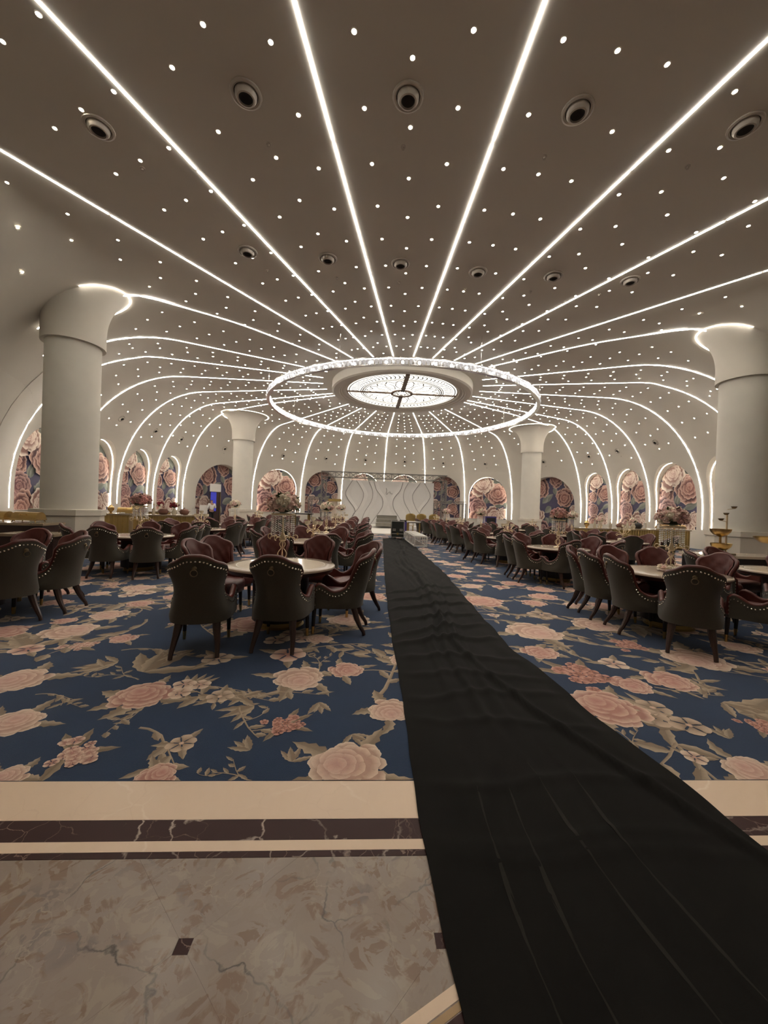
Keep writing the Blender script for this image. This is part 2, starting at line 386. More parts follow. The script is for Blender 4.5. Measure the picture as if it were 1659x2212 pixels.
# ------------------------------------------------------------------ flower printing (flat pattern shapes)
def lerp(a, b, t): return tuple(a[i]+(b[i]-a[i])*t for i in range(3))
class Art:
    """collects flat coloured shapes in the (x, y) plane, every layer a hair above the last"""
    def __init__(s, dz=0.0002): s.v = []; s.f = []; s.c = []; s.z = 0.0; s.dz = dz
    def fan(s, pts, ctr, cc, ce, up=True):
        b = len(s.v); s.v.append((ctr[0], ctr[1], s.z)); s.c.append(cc)
        for i, p in enumerate(pts): s.v.append((p[0], p[1], s.z)); s.c.append(ce[i] if isinstance(ce, list) else ce)
        for i in range(len(pts)-1): s.f.append((b, b+1+i, b+2+i))
        if up: s.z += s.dz
    def petal(s, c, ang, r0, R, hw, base, mid, rim, n=8, ruf=0.05, vis=0.3):
        rows = []
        for fr, jit in ((r0/R, 0), (vis*0.97, 0.5), ((1+vis)/2, 0.8), (1.0, 1.0)):
            row = []
            for i in range(n+1):
                t = -1+2*i/n
                rr = R*fr*(1-0.16*(t*t)*jit)+R*ruf*jit*math.sin(i*2.3+ang*5)*0.6
                th = ang+hw*t*(0.55+0.45*fr)
                row.append((c[0]+rr*math.cos(th), c[1]+rr*math.sin(th)))
            rows.append(row)
        b = len(s.v); cols = (base, base, mid, rim)
        for row, cl in zip(rows, cols):
            for i, p in enumerate(row):
                e = abs(-1+2*i/n); s.v.append((p[0], p[1], s.z)); s.c.append(lerp(cl, base, 0.8*e**4))
        for k in range(3):
            for i in range(n):
                q = b+k*(n+1)+i; s.f.append((q, q+n+1, q+n+2, q+1))
        s.z += s.dz
    def rose(s, c, R, rot, pal, rings=((1.0, 9), (0.82, 8), (0.64, 7), (0.47, 6), (0.31, 5), (0.17, 4)), n=8, ruf=0.06, off=(0.0, 0.0), jit=0.12):
        dark, mid, light, core = pal; m = len(rings)
        for k, (fr, cnt) in enumerate(rings):
            t = k/max(1, m-1); cc = (c[0]+off[0]*R*t, c[1]+off[1]*R*t)
            b_ = lerp(dark, core, t*0.8); md = lerp(mid, core, t*0.65); rm = lerp(light, lerp(mid, core, 0.6), t*0.75)
            order = list(range(cnt)); random.shuffle(order)
            for j in order:
                a = rot+2*PI*(j+0.5*k)/cnt+random.uniform(-jit, jit)
                s.petal(cc, a, 0.02*R, R*fr*random.uniform(1-jit*0.7, 1+jit*0.6), PI/cnt*1.25, b_, md, rm, n=n, ruf=ruf, vis=(rings[k+1][0]/fr if k+1 < m else 0.2))
    def blossom(s, c, R, rot, pal, cnt=5, n=6):
        dark, mid, light, core = pal
        for j in range(cnt): s.petal(c, rot+2*PI*j/cnt, 0.05*R, R*random.uniform(0.9, 1.05), PI/cnt*0.98, dark, mid, light, n=n, ruf=0.03)
        s.fan([(c[0]+0.17*R*math.cos(a), c[1]+0.17*R*math.sin(a)) for a in np.linspace(0, 2*PI, 9)], c, core, lerp(core, dark, 0.5))
    def leaf(s, p0, p1, wid, c1, c2, n=7, ser=0.0, bend=0.0):
        dx, dy = p1[0]-p0[0], p1[1]-p0[1]; nx, ny = -dy, dx
        L = math.hypot(dx, dy); nx /= L; ny /= L
        b = len(s.v); rib = lerp(c1, (0, 0, 0), 0.45)
        for i in range(n+1):
            t = i/n; wv = wid*math.sin(PI*t**0.8)*(1+ser*(1 if i % 2 else -1)); bo = bend*L*math.sin(PI*t)
            cx, cy = p0[0]+dx*t+nx*bo, p0[1]+dy*t+ny*bo
            for k, cl in ((1, c1), (0.10, lerp(c1, rib, 0.6)), (-0.10, rib), (-1, c2)):
                s.v.append((cx+nx*wv*k, cy+ny*wv*k, s.z)); s.c.append(cl)
        for i in range(n):
            for k in range(3):
                q = b+i*4+k; s.f.append((q, q+1, q+5, q+4))
        s.z += s.dz
    def ribbon(s, pts, w0, w1, c1, c2):
        b = len(s.v); N = len(pts)
        for i, p in enumerate(pts):
            q0 = pts[max(0, i-1)]; q1 = pts[min(N-1, i+1)]; dx, dy = q1[0]-q0[0], q1[1]-q0[1]; L = math.hypot(dx, dy) or 1
            wv = w0+(w1-w0)*i/(N-1); nx, ny = -dy/L*wv, dx/L*wv
            s.v += [(p[0]+nx, p[1]+ny, s.z), (p[0], p[1], s.z), (p[0]-nx, p[1]-ny, s.z)]; s.c += [c1, lerp(c1, c2, 0.5), c2]
        for i in range(N-1):
            for k in range(2): q = b+i*3+k; s.f.append((q, q+1, q+4, q+3))
        s.z += s.dz
    def arrays(s): return np.array(s.v, float), s.f, np.array(s.c, float)
def art_object(name, arrs, material, parent=None):
    V = []; Fs = []; Cs = []; b = 0
    for v, f, c in arrs: V.append(v); Fs += [tuple(i+b for i in q) for q in f]; Cs.append(c); b += len(v)
    V = np.concatenate(V); Cs = np.concatenate(Cs)
    me = bpy.data.meshes.new(name); me.from_pydata(V.tolist(), [], Fs); me.materials.append(MATS[material])
    a = me.color_attributes.new('Col', 'FLOAT_COLOR', 'POINT')
    a.data.foreach_set('color', np.concatenate([np.clip(Cs, 0, 1), np.ones((len(Cs), 1))], 1).astype(np.float32).ravel())
    me.update(); return link(bpy.data.objects.new(name, me), parent)
def place(arr, x, y, z=0.0, rot=0.0, s=1.0, sy=1.0, mul=1.0):
    v, f, c = arr; ca, sa = math.cos(rot), math.sin(rot); vx, vy = v[:, 0]*s, v[:, 1]*s*sy
    return np.stack([x+vx*ca-vy*sa, y+vx*sa+vy*ca, z+v[:, 2]], 1), f, c*mul

# ------------------------------------------------------------------ arched niches with floral murals
MP_PINK = ((0.07, 0.025, 0.028), (0.44, 0.25, 0.20), (0.72, 0.52, 0.43), (0.34, 0.15, 0.12))
MP_CREAM = ((0.22, 0.11, 0.09), (0.62, 0.50, 0.42), (0.78, 0.68, 0.58), (0.50, 0.33, 0.28))
MP_DUSK = ((0.05, 0.018, 0.025), (0.40, 0.23, 0.21), (0.62, 0.42, 0.37), (0.20, 0.08, 0.08))
MG1, MG2 = (0.30, 0.31, 0.26), (0.17, 0.19, 0.17)
def mural_art(hw, H, variant):
    A = Art(dz=0.0006); st = random.getstate(); random.seed(40+variant); k = hw/1.25
    R6 = ((1.0, 6), (0.80, 5), (0.60, 5), (0.42, 4), (0.26, 4), (0.13, 3))
    def lf(x0, y0, x1, y1, w): A.leaf((x0*k, y0), (x1*k, y1), w*k, MG1, MG2, n=10)
    if variant in (0, 1):
        for a in [(0.15, 3.25, 1.0, 2.75, 0.28), (0.3, 3.4, 0.9, 3.1, 0.2), (-0.25, 1.35, -0.02, 1.95, 0.13), (-0.12, 1.3, 0.22, 1.95, 0.13), (0.35, 1.1, 1.15, 1.45, 0.2),
                  (0.1, 1.0, 0.55, 0.62, 0.14), (0.2, 0.9, 0.5, 1.2, 0.1), (1.0, 1.5, 1.35, 0.9, 0.16), (0.0, 2.25, 0.1, 1.9, 0.05), (0.7, 3.3, 1.2, 2.9, 0.2)]: lf(*a)
        A.rose((-0.80*k, 1.90), 0.52*k, 0.4, MP_PINK, R6, ruf=0.09, jit=0.34)
        A.rose((-0.70*k, 0.95), 0.72*k, 1.1, MP_DUSK, R6, ruf=0.09, jit=0.34)
        A.rose((-0.60*k, 0.10), 0.70*k, 2.1, MP_PINK, R6, ruf=0.09, jit=0.34)
        A.rose((0.60*k, 2.12), 0.80*k, 0.9, MP_PINK, R6, ruf=0.09, jit=0.34, off=(0.05, 0.12))
        A.rose((-0.42*k, 2.95), 0.82*k, 0.2, MP_CREAM, R6, ruf=0.09, jit=0.34, off=(0.1, 0.05))
        A.rose((0.45*k, 0.35), 0.60*k, 1.7, MP_CREAM, R6, ruf=0.09, jit=0.34, off=(0, -0.15))
        A.rose((1.15*k, 0.55), 0.40*k, 1.7, MP_CREAM, R6, ruf=0.09, jit=0.34)
    else:
        kk = k; k = max(1.0, kk*0.92); q_ = 1.0 if kk < 1.3 else 1.12
        for a in [(-0.4, 2.0, 0.1, 2.5, 0.14), (-0.7, 2.3, -0.9, 1.6, 0.16), (0.0, 1.7, -0.35, 1.3, 0.15), (0.2, 1.2, 0.75, 1.55, 0.15), (0.5, 3.4, 0.9, 3.0, 0.1), (-0.3, 1.0, -0.1, 0.6, 0.12), (0.1, 2.9, 0.3, 2.4, 0.12), (-1.1, 1.9, -0.9, 1.4, 0.12), (-0.1, 1.1, 0.2, 0.6, 0.14), (-0.2, 2.3, -0.5, 1.9, 0.14)]: lf(*a)
        for x, y, r, ro, pal in ((-0.62, 2.85, 0.60, 0.4, MP_PINK), (0.22, 3.45, 0.52, 1.4, MP_PINK), (0.70, 2.25, 0.62, 0.9, MP_PINK), (-0.80, 1.15, 0.55, 2.0, MP_CREAM), (0.72, 0.75, 0.58, 0.3, MP_PINK), (-0.45, 0.2, 0.5, 0.3, MP_DUSK), (1.0, 3.2, 0.42, 0.3, MP_CREAM), (-1.2, 1.95, 0.40, 0.3, MP_DUSK), (1.25, 1.5, 0.36, 1.3, MP_CREAM), (0.2, 0.15, 0.34, 0.8, MP_CREAM), (-1.25, 0.5, 0.42, 0.1, MP_PINK), (1.35, 0.1, 0.4, 2.2, MP_DUSK)):
            A.rose((x*k, y), r*q_, ro, pal, R6, ruf=0.09, jit=0.34)
    random.setstate(st); return A.arrays()
ORD = ['first', 'second', 'third', 'fourth', 'fifth', 'sixth', 'seventh', 'eighth', 'ninth', 'tenth', 'eleventh', 'twelfth', 'thirteenth', 'fourteenth']
def niche_label(az):
    s = 'right' if az > 0 else 'left'; a = abs(az)
    if a < 13: return 'lit arched floral mural partly hidden behind the white backdrop, %s one' % s
    if a < 25: return 'arched floral mural niche behind the truss, %s of the white backdrop' % s
    if a < 38: return 'arched floral mural niche on far wall, %s of the truss frame' % s
    if a < 57: return 'wide arched floral mural in the far %s corner behind the column' % s
    k = 0 if a < 66 else 1 if a < 77 else 2 if a < 90 else 3
    return 'glowing arched floral niche on %s wall, %s from the far corner' % (s, ORD[k])
for N in NICHES:
    c, t, n = N['c'], N['t'], N['n']; corner = N['z0'] < 0.1; a_ = abs(N['az'])
    depth = 0.12 if corner else 0.24
    root = thing('arched_niche', niche_label(N['az']), 'niche', tuple(c), 0, 'arched floral niches')
    if t.cross(n).z < 0: pass
    def back(a, z, dd=depth): q = t*a+n*dd; return (q.x, q.y, z)
    front = [(p[0]-c.x, p[1]-c.y, p[2]) for p in N['inner']]
    bk = [back(a, z) for a, z in N['out']]
    mb = MB(); mb.grid([front, bk])
    if not corner: mb.add([front[0], front[-1], bk[-1], bk[0]], [(0, 1, 2, 3)])
    mb.build('reveal', 'plaster', root, angle=50)
    # mural board
    hw, z0, zt = N['hw'], N['z0'], N['zt']
    mb = MB(); q = [back(a, z, depth) for a, z in ((-hw-0.1, z0-0.02), (hw+0.1, z0-0.02), (hw+0.1, zt+0.1), (-hw-0.1, zt+0.1))]
    q2 = [back(a, z, depth+0.05) for a, z in ((-hw-0.1, z0-0.02), (hw+0.1, z0-0.02), (hw+0.1, zt+0.1), (-hw-0.1, zt+0.1))]
    mb.add(q+q2, [(0, 1, 2, 3), (7, 6, 5, 4), (0, 4, 5, 1), (1, 5, 6, 2), (2, 6, 7, 3), (3, 7, 4, 0)])
    board = mb.build('mural_board', 'mural_ground', root, smooth=False)
    var = 2 if (corner or 13 < a_ < 25) else 0
    v, f, cc = mural_art(hw, zt-z0, var)
    right = Vector((-n.y, n.x, 0))*-1            # to the viewer's right when looking outwards
    keep = np.abs(v[:, 0]) < 1e9
    P = [(right*float(p[0])+n*float(depth-0.004-p[2])) for p in v]
    z_ = np.clip(v[:, 1]*(zt-z0)/3.55+z0, z0+0.0, zt+0.3)
    vx = np.array([(p.x, p.y, z) for p, z in zip(P, z_)])
    o = art_object('mural_flowers', [(vx, f, cc)], 'mural_print', board)
    # light strip tucked behind the front edge of the opening
    if not corner and not (13 < a_ < 25):
        mb = MB(); A = []; B = []
        for (a, z), p, bq in zip(N['out'], front, bk):
            pv = Vector(p); bv = Vector(bq); e = pv+(bv-pv)*0.35; e2 = pv+(bv-pv)*0.35+(bv-pv).normalized()*0.035
            ctr = t*0+Vector((0, 0, (z0+zt)/2)); inn = Vector((-(t.x*a), -(t.y*a), 0)); inn = inn.normalized()*0.012 if inn.length > 0.2 else Vector((0, 0, -0.012))
            if z > zt-hw*1.08: inn = (Vector((-(t.x*a), -(t.y*a), -(z-(zt-hw*1.08))))).normalized()*0.012
            A.append(e+inn); B.append(e2+inn)
        mb.grid([A, B]); mb.build('light_strip', 'led_niche', root, smooth=False)

# ------------------------------------------------------------------ light strips on ceiling and walls
def ribbon_obj(name, pts, wid, material, parent, lat=None, proud=0.012):
    mb = MB(); L1 = []; L2 = []; L3 = []; L4 = []; N = len(pts)
    for i, p in enumerate(pts):
        p = Vector(p); t = (Vector(pts[min(i+1, N-1)])-Vector(pts[max(i-1, 0)])).normalized()
        hor = Vector((-t.y, t.x, 0)) if abs(t.z) < 0.98 else None
        if hor is None or hor.length < 0.15: hor = Vector((p.y, -p.x, 0))
        hor.normalize()
        nn = t.cross(hor).normalized(); tgt = Vector((0, 0, 2.5))-p
        if nn.dot(tgt) < 0: nn = -nn
        q = p+nn*proud
        L1.append(p-hor*wid/2); L2.append(q-hor*wid/2); L3.append(q+hor*wid/2); L4.append(p+hor*wid/2)
    mb.grid([L1, L2, L3, L4]); return mb.build(name, material, parent, smooth=False)
def azpath(fn, r0, zmin):
    """profile with an azimuth that may change with radius"""
    base = profile(fn(99), r0, zmin); out = []
    for p in base:
        r = math.hypot(p[0], p[1]); a = fn(r)
        out.append(surf(a, z=p[2]) if p[2] < HZ-0.02 else (r*math.sin(math.radians(a)), r*math.cos(math.radians(a)), HZ))
    return out
STRIPS = []
for sgn in (1, -1):
    s_ = 'right' if sgn > 0 else 'left'
    for k, a in enumerate(AZB):
        if k == 0 and sgn < 0: continue
        if k == 4: fn = lambda r, g=sgn: g*float(np.interp(r, [0, 8, 11.3, 14, 16.5], [61.0, 60.5, 58.7, 57.5, 57.3]))
        else: fn = lambda r, g=sgn, a=a: g*(a+(0.9 if a > 100 and r < 11 else 0))
        lab = ('light strip dropping down the far wall centre behind the white backdrop' if k == 0 else
               'light strip down %s wall, %s out from the backdrop centre line' % (('far ' if k < 4 else '')+s_, ORD[k-1]))
        STRIPS.append((fn, 3.75, 1.0, lab, None))
    STRIPS.append((lambda r, g=sgn: g*115.3, 3.75, 1.0, 'ceiling light strip disappearing behind the near %s column' % s_, None))
    STRIPS.append((lambda r, g=sgn: g*float(np.interp(r, [0, 8, 10, 11, 12.4, 14], [134.5, 134, 131.5, 129.5, 126, 123])), 3.75, 6.0, 'light strip sweeping past the near %s column capital' % s_, None))
for a, nm in ((-145.3, 'third ceiling light strip left of the runner, overhead'), (-157.4, 'second ceiling light strip left of the runner, overhead'), (-169.3, 'first overhead ceiling light strip left of the runner'),
              (178.9, 'overhead ceiling light strip nearest right of the runner'), (167.4, 'second overhead ceiling light strip right of the runner'), (154.8, 'third overhead ceiling light strip right of the runner'), (142.4, 'fourth overhead ceiling light strip right of the runner')):
    STRIPS.append((lambda r, a=a: a, 3.75, None, nm, 17.0))
for fn, r0, zmin, lab, rmax in STRIPS:
    root = thing('light_strip', lab, 'light strip', (0, 0, 0), 0, 'radial light strips')
    if rmax: r_ = np.arange(r0, rmax+0.01, 0.3); pts = [(r*math.sin(math.radians(fn(r))), r*math.cos(math.radians(fn(r))), HZ) for r in r_]
    else: pts = azpath(fn, r0, zmin)
    # densify and split into segments with small gaps
    dense = []
    for p, q in zip(pts[:-1], pts[1:]):
        n = max(1, int((Vector(q)-Vector(p)).length/0.25)); dense += [tuple(Vector(p).lerp(Vector(q), i/n)) for i in range(n)]
    dense.append(pts[-1]); L = [0]
    for p, q in zip(dense[:-1], dense[1:]): L.append(L[-1]+(Vector(q)-Vector(p)).length)
    cuts = [0, 8.55, 12.3, 15.6, 99]; P_ = [Vector(d) for d in dense]
    def at_len(l):
        k = max(0, min(len(L)-2, int(np.searchsorted(L, l))-1)); f = (l-L[k])/max(1e-6, L[k+1]-L[k]); return tuple(P_[k].lerp(P_[k+1], min(1, max(0, f))))
    for c0, c1 in zip(cuts[:-1], cuts[1:]):
        c1 = min(c1, L[-1]+0.03)
        if c1-c0 < 0.4: continue
        a0, a1 = c0+(0.02 if c0 else 0), c1-0.03; n = max(2, int((a1-a0)/0.45)); seg = [at_len(a0+(a1-a0)*k/n) for k in range(n+1)]
        dead = 'behind the near' in lab and c0 > 8
        ribbon_obj('strip_segment', seg, 0.028, 'vent_white' if dead else 'led', root)

# ------------------------------------------------------------------ columns
CA, CB = 9.65, 7.36
for sx in (-1, 1):
    for sy in (-1, 1):
        nm = '%s %s' % ('near' if sy < 0 else 'far', 'left' if sx < 0 else 'right')
        root = thing('column', 'thick round plaster column with flared top, %s one' % nm, 'column', (sx*CA, sy*CB, 0), 0, 'round columns')
        mb = MB(); mb.lathe([(0.62, 1.15), (0.62, 5.7)], 48); mb.build('shaft', 'column_plaster', root)
        mb = MB(); prof = [(0.62, 5.64), (0.715, 5.62), (0.715, 5.66), (0.715, 6.02)]
        for i in range(1, 15):
            ph = PI/2*i/14; prof.append((0.715+0.72*(1-math.cos(ph)), 6.02+1.22*math.sin(ph)))
        # trim the flare against the curved ceiling
        n = 64; rows = []
        for r, z in prof:
            row = []
            for k in range(n):
                a = 2*PI*k/n; rr, zz = r, z; X, Y = sx*CA+r*math.cos(a), sy*CB+r*math.sin(a)
                az = math.degrees(math.atan2(X, Y)); zc = surf(az, r=math.hypot(X, Y))[2]
                row.append((r*math.cos(a), r*math.sin(a), min(z, zc+0.03)))
            rows.append(row)
        mb.grid(rows, wrap=True); mb.build('capital', 'plaster', root, angle=35)
        ring = []
        for k in range(73):
            a = 2*PI*k/72; r = 0.75
            while r < 1.46:
                X, Y = sx*CA+r*math.cos(a), sy*CB+r*math.sin(a); zc = surf(math.degrees(math.atan2(X, Y)), r=math.hypot(X, Y))[2]
                zf = 6.02+1.22*math.sin(math.acos(max(0.0, 1-(min(r, 1.435)-0.715)/0.72)))
                if zf >= zc-0.01: break
                r += 0.01
            r += 0.03; X, Y = sx*CA+r*math.cos(a), sy*CB+r*math.sin(a); zc = surf(math.degrees(math.atan2(X, Y)), r=math.hypot(X, Y))[2]
            ring.append((r*math.cos(a), r*math.sin(a), zc))
        if sy > 0:
            seg = [p for p, k in zip(ring, range(73))]
            mb = MB(); mb.grid([[(x*1.00, y*1.00, z-0.003) for x, y, z in seg], [(x*1.03, y*1.03, z-0.02) for x, y, z in seg]]); mb.build('capital_light', 'led_cap', root, smooth=False)
        else:
            # only the half towards the hall is lit
            a_in = math.degrees(math.atan2(1, -sx)); seg = [p for k, p in enumerate(ring) if abs(((k*5-a_in+180) % 360)-180) < 115]
            ks = [k for k in range(72) if abs(((k*5-a_in+180) % 360)-180) < 100]; 
            ks.sort(key=lambda k: ((k*5-a_in+180) % 360)); seg = [ring[k] for k in ks]
            mb = MB(); mb.grid([[(x, y, z-0.003) for x, y, z in seg], [(x*1.03, y*1.03, z-0.02) for x, y, z in seg]]); mb.build('capital_light', 'led_cap', root, smooth=False)
        base = MB(); base.lathe([(0.80, 0.0), (0.80, 1.0), (0.80, 1.0)], 8, cap0=True); base.lathe([(0.0, 0.99), (0.79, 0.99)], 8)
        pl = base.build('plinth', 'stone', root, smooth=False)
        capm = MB(); capm.lathe([(0.82, 1.0), (0.84, 1.02), (0.84, 1.17), (0.6, 1.18)], 8, cap0=True); capm.build('plinth_cap', 'stone', root, smooth=False)

# ------------------------------------------------------------------ stained-glass medallion in the ceiling
root = thing('ceiling_medallion', 'round backlit leaded glass skylight inside the ring chandelier', 'skylight', (0, 0, 0))
mb = MB(); mb.lathe([(3.3, 7.32), (3.3, 6.95), (3.22, 6.90), (2.98, 6.90), (2.94, 6.94), (2.88, 6.94), (2.84, 6.98), (2.70, 6.98), (2.66, 7.02), (2.56, 7.04)], 96)
mb.build('drum', 'plaster', root, angle=25)
GR = 2.58
for q in range(4):
    mb = MB(); a0 = q*PI/2; rows = []
    for r in (0.0, 0.9, 1.8, GR): rows.append([(r*math.cos(a0+PI/2*i/24), r*math.sin(a0+PI/2*i/24), 7.03) for i in range(25)])
    mb.grid(rows); mb.build('glass_pane', 'glass_lit', root, smooth=False)
def flat_line(mb, pts, wv, z): 
    A = []; B = []
    for i, p in enumerate(pts):
        q0, q1 = pts[max(0, i-1)], pts[min(len(pts)-1, i+1)]; dx, dy = q1[0]-q0[0], q1[1]-q0[1]; L = math.hypot(dx, dy) or 1
        A.append((p[0]-dy/L*wv, p[1]+dx/L*wv, z)); B.append((p[0]+dy/L*wv, p[1]-dx/L*wv, z))
    mb.grid([A, B])
lead = MB()
def circ(r, n=96, a0=0, a1=2*PI): return [(r*math.cos(a0+(a1-a0)*i/n), r*math.sin(a0+(a1-a0)*i/n)) for i in range(n+1)]
for r, wv in ((2.50, 0.022), (1.95, 0.02), (1.86, 0.026), (1.77, 0.018)): flat_line(lead, circ(r), wv, 7.022)
for k in range(72):
    a = 2*PI*k/72
    flat_line(lead, [((1.98+0.46*t)*math.cos(a+0.045*math.sin(t*PI)), (1.98+0.46*t)*math.sin(a+0.045*math.sin(t*PI))) for t in np.linspace(0.1, 0.95, 6)], 0.024, 7.021)
for k in range(20):
    a = 2*PI*k/20
    flat_line(lead, [((1.58+0.12*math.cos(t*2*PI))*math.cos(a+0.31*(t-0.5)), (1.58+0.12*math.cos(t*2*PI))*math.sin(a+0.31*(t-0.5))) for t in np.linspace(0, 1, 9)], 0.024, 7.022)
for k in range(16):
    a = 2*PI*k/16+0.2
    for sg in (-1, 1):
        flat_line(lead, [((0.62+0.85*t)*math.cos(a+sg*0.13*math.sin(t*PI)+0.05*sg*t), (0.62+0.85*t)*math.sin(a+sg*0.13*math.sin(t*PI)+0.05*sg*t)) for t in np.linspace(0.05, 0.95, 8)], 0.018, 7.021)
for k in range(10):
    a = 2*PI*k/10; flat_line(lead, [(0.30*math.cos(a)+0.085*math.cos(u), 0.30*math.sin(a)+0.085*math.sin(u)) for u in np.linspace(0, 2*PI, 10)], 0.022, 7.02)
lead.build('lead_lines', 'came', root, smooth=False)
mb = MB(); mb.box((0, 1.5, 7.0), (0.17, 2.2, 0.06)); mb.box((0, -1.5, 7.0), (0.17, 2.2, 0.06)); mb.build('cross_bar', 'came_bar', root, smooth=False)
mb = MB(); mb.box((1.5, 0, 7.0), (2.2, 0.05, 0.06)); mb.box((-1.5, 0, 7.0), (2.2, 0.05, 0.06)); mb.build('cross_bar', 'came_bar', root, smooth=False)
mb = MB(); mb.lathe([(0.52, 7.02), (0.52, 6.97), (0.44, 6.97), (0.44, 7.02)], 40); mb.build('centre_ring', 'came_bar', root, smooth=False)

# ------------------------------------------------------------------ ring chandelier
root = thing('ring_chandelier', 'huge suspended crystal ring chandelier with bright bulbs', 'chandelier', (0, 0, 0))
RR, RZ = 6.10, 6.06
mb = MB(); mb.lathe([(RR-0.10, RZ+0.25), (RR+0.06, RZ+0.25), (RR+0.06, RZ+0.22), (RR-0.10, RZ+0.22), (RR-0.10, RZ+0.25)], 160); mb.build('top_hoop', 'chrome', root, angle=30)
mb = MB(); mb.lathe([(RR-0.09, RZ+0.02), (RR+0.05, RZ+0.02), (RR+0.05, RZ), (RR-0.09, RZ), (RR-0.09, RZ+0.02)], 160); mb.build('bottom_hoop', 'chrome', root, angle=30)
mb = MB(); mb.lathe([(RR-0.035, RZ+0.215), (RR-0.005, RZ+0.215), (RR-0.005, RZ+0.205), (RR-0.035, RZ+0.205), (RR-0.035, RZ+0.215)], 120); mb.build('light_ring', 'ring_led', root, smooth=False)
def shared(name, mbuild, material, smooth=True):
    """a mesh to be shared by many copies"""
    o = mbuild.build(name, material, None, smooth); COL.objects.unlink(o); me = o.data; bpy.data.objects.remove(o); return me
def inst(name, me, parent, loc=(0, 0, 0), rot=(0, 0, 0), s=1.0):
    o = bpy.data.objects.new(name, me); link(o, parent); o.location = loc; o.rotation_euler = rot
    o.scale = (s, s, s) if not hasattr(s, '__len__') else s; return o
cm = MB(); cm.add([(-0.035, -0.012, -0.085), (0.035, -0.012, -0.085), (0.035, 0.012, -0.085), (-0.035, 0.012, -0.085), (-0.055, -0.02, 0.03), (0.055, -0.02, 0.03), (0.055, 0.02, 0.03), (-0.055, 0.02, 0.03), (-0.045, -0.01, 0.10), (0.045, -0.01, 0.10), (0.045, 0.01, 0.10), (-0.045, 0.01, 0.10)],
       [(3, 2, 1, 0), (0, 1, 5, 4), (1, 2, 6, 5), (2, 3, 7, 6), (3, 0, 4, 7), (4, 5, 9, 8), (5, 6, 10, 9), (6, 7, 11, 10), (7, 4, 8, 11), (8, 9, 10, 11)])
me_c = shared('crystal_prism', cm, 'crystal', False)
bm_ = MB(); bm_.lathe([(0.0, -0.05), (0.035, -0.035), (0.05, 0), (0.035, 0.035), (0.0, 0.05)], 8); me_b = shared('bulb', bm_, 'bulb')
for k in range(280):
    a = 2*PI*k/280; inst('crystal_prism', me_c, root, (RR*math.cos(a)+0.045*math.cos(a), RR*math.sin(a)+0.045*math.sin(a), RZ+0.12), (0, 0, a+PI/2), 1.1)
for k in range(72):
    a = 2*PI*k/72; inst('bulb', me_b, root, ((RR-0.03)*math.cos(a), (RR-0.03)*math.sin(a), RZ+0.11), (0, 0, 0), 1.0)
for k in range(8):
    a = 2*PI*k/8+0.35; mb = MB(); mb.tube([(RR*math.cos(a), RR*math.sin(a), RZ+0.24), (RR*math.cos(a), RR*math.sin(a), HZ)], 0.008, 5); mb.build('suspension_cable', 'chrome', root)

# ------------------------------------------------------------------ recessed downlights, air nozzles, sprinklers
STRIP_AZ = [0, 13.5, 25.6, 38.6, 58.5, 66.2, 77.0, 90.0, 102.3, 115.3, 129, 142.4, 154.8, 167.4, 178.9, -169.3, -157.4, -145.3, -131, -115.3, -102.3, -90, -77, -66.2, -58.5, -38.6, -25.6, -13.5, 0]
def bays():
    out = []
    for a, b in zip(STRIP_AZ[:-1], STRIP_AZ[1:]):
        if a > 170 and b < 0: b += 360
        out.append((a, b))
    return out
def frame_at(azd, r=None, z=None):
    p = Vector(surf(azd, r=r, z=z)); e = 0.05
    q = Vector(surf(azd, r=(math.hypot(p.x, p.y)-e))) if z is None else Vector(surf(azd, z=z+e))
    t = (q-p).normalized(); lat = Vector((math.cos(math.radians(azd)), -math.sin(math.radians(azd)), 0)); n = t.cross(lat).normalized()
    if n.dot(Vector((0, 0, 2.0))-p) < 0: n = -n
    return p, n
def arc_to_point(azd, s, front):
    W = Wd(azd); flat = W-CD
    if s <= flat: return frame_at(azd, r=s)
    # walk along the cove
    l = flat; ph = 0.0; 
    while ph < PI/2 and l < s: ph += 0.01; l += 0.01*math.hypot(CD*math.cos(ph), CH*math.sin(ph))
    return frame_at(azd, z=HZ-CH*(1-math.cos(ph)))
NBAYS = 28
lights = []
for bi, (a, b) in enumerate(bays()):
    m = (a+b)/2; w_ = (b-a); mm = ((m+180) % 360)-180; front = abs(mm) > 139
    if front: mm = min((174.2, -175.0, -164.4, 163.2, 152.3, -153.8, 143.0, -143.0), key=lambda q: abs(q-mm))
    side = 3.05 if w_ < 14 else w_*0.26
    if front: side = 3.05
    off = [0.60, 0.0, 0.30][bi % 3]
    for line, da, o_ in ((0, -side, 0.0), (1, 0.0, off), (2, side, 0.0 if not 100 < abs(mm) < 139 else 0.3)):
        for k in range(18):
            s = 4.62+0.905*k-o_+ (0.0)
            if s < 4.0: continue
            az = mm+da
            if front and s > 17: continue
            if not front and s > 17.6: continue
            p, n = arc_to_point(az, s, front)
            if p.z < 5.0: continue
            # not inside a column capital
            if any(math.hypot(p.x-sx*CA, p.y-sy*CB) < 1.6 for sx in (-1, 1) for sy in (-1, 1)): continue
            lights.append((p, n, bi, line, k))
def visible(p):
    d = np.array(p)-CAM; zc = d@_f
    if zc < 0.3: return None
    x = IW/2+FPX*(d@_r)/zc; y = IH/2-FPX*(d@_u)/zc
    return zc if (-30 < x < IW+30 and -30 < y < IH+30) else None
lights.sort(key=lambda L: (visible(L[0]) is None, visible(L[0]) or np.linalg.norm(np.array(L[0])-CAM)))
bz = MB(); bz.lathe([(0.024, -0.002), (0.034, -0.008), (0.042, 0.0), (0.042, 0.004)], 12); me_bz = shared('downlight', bz, 'bezel')
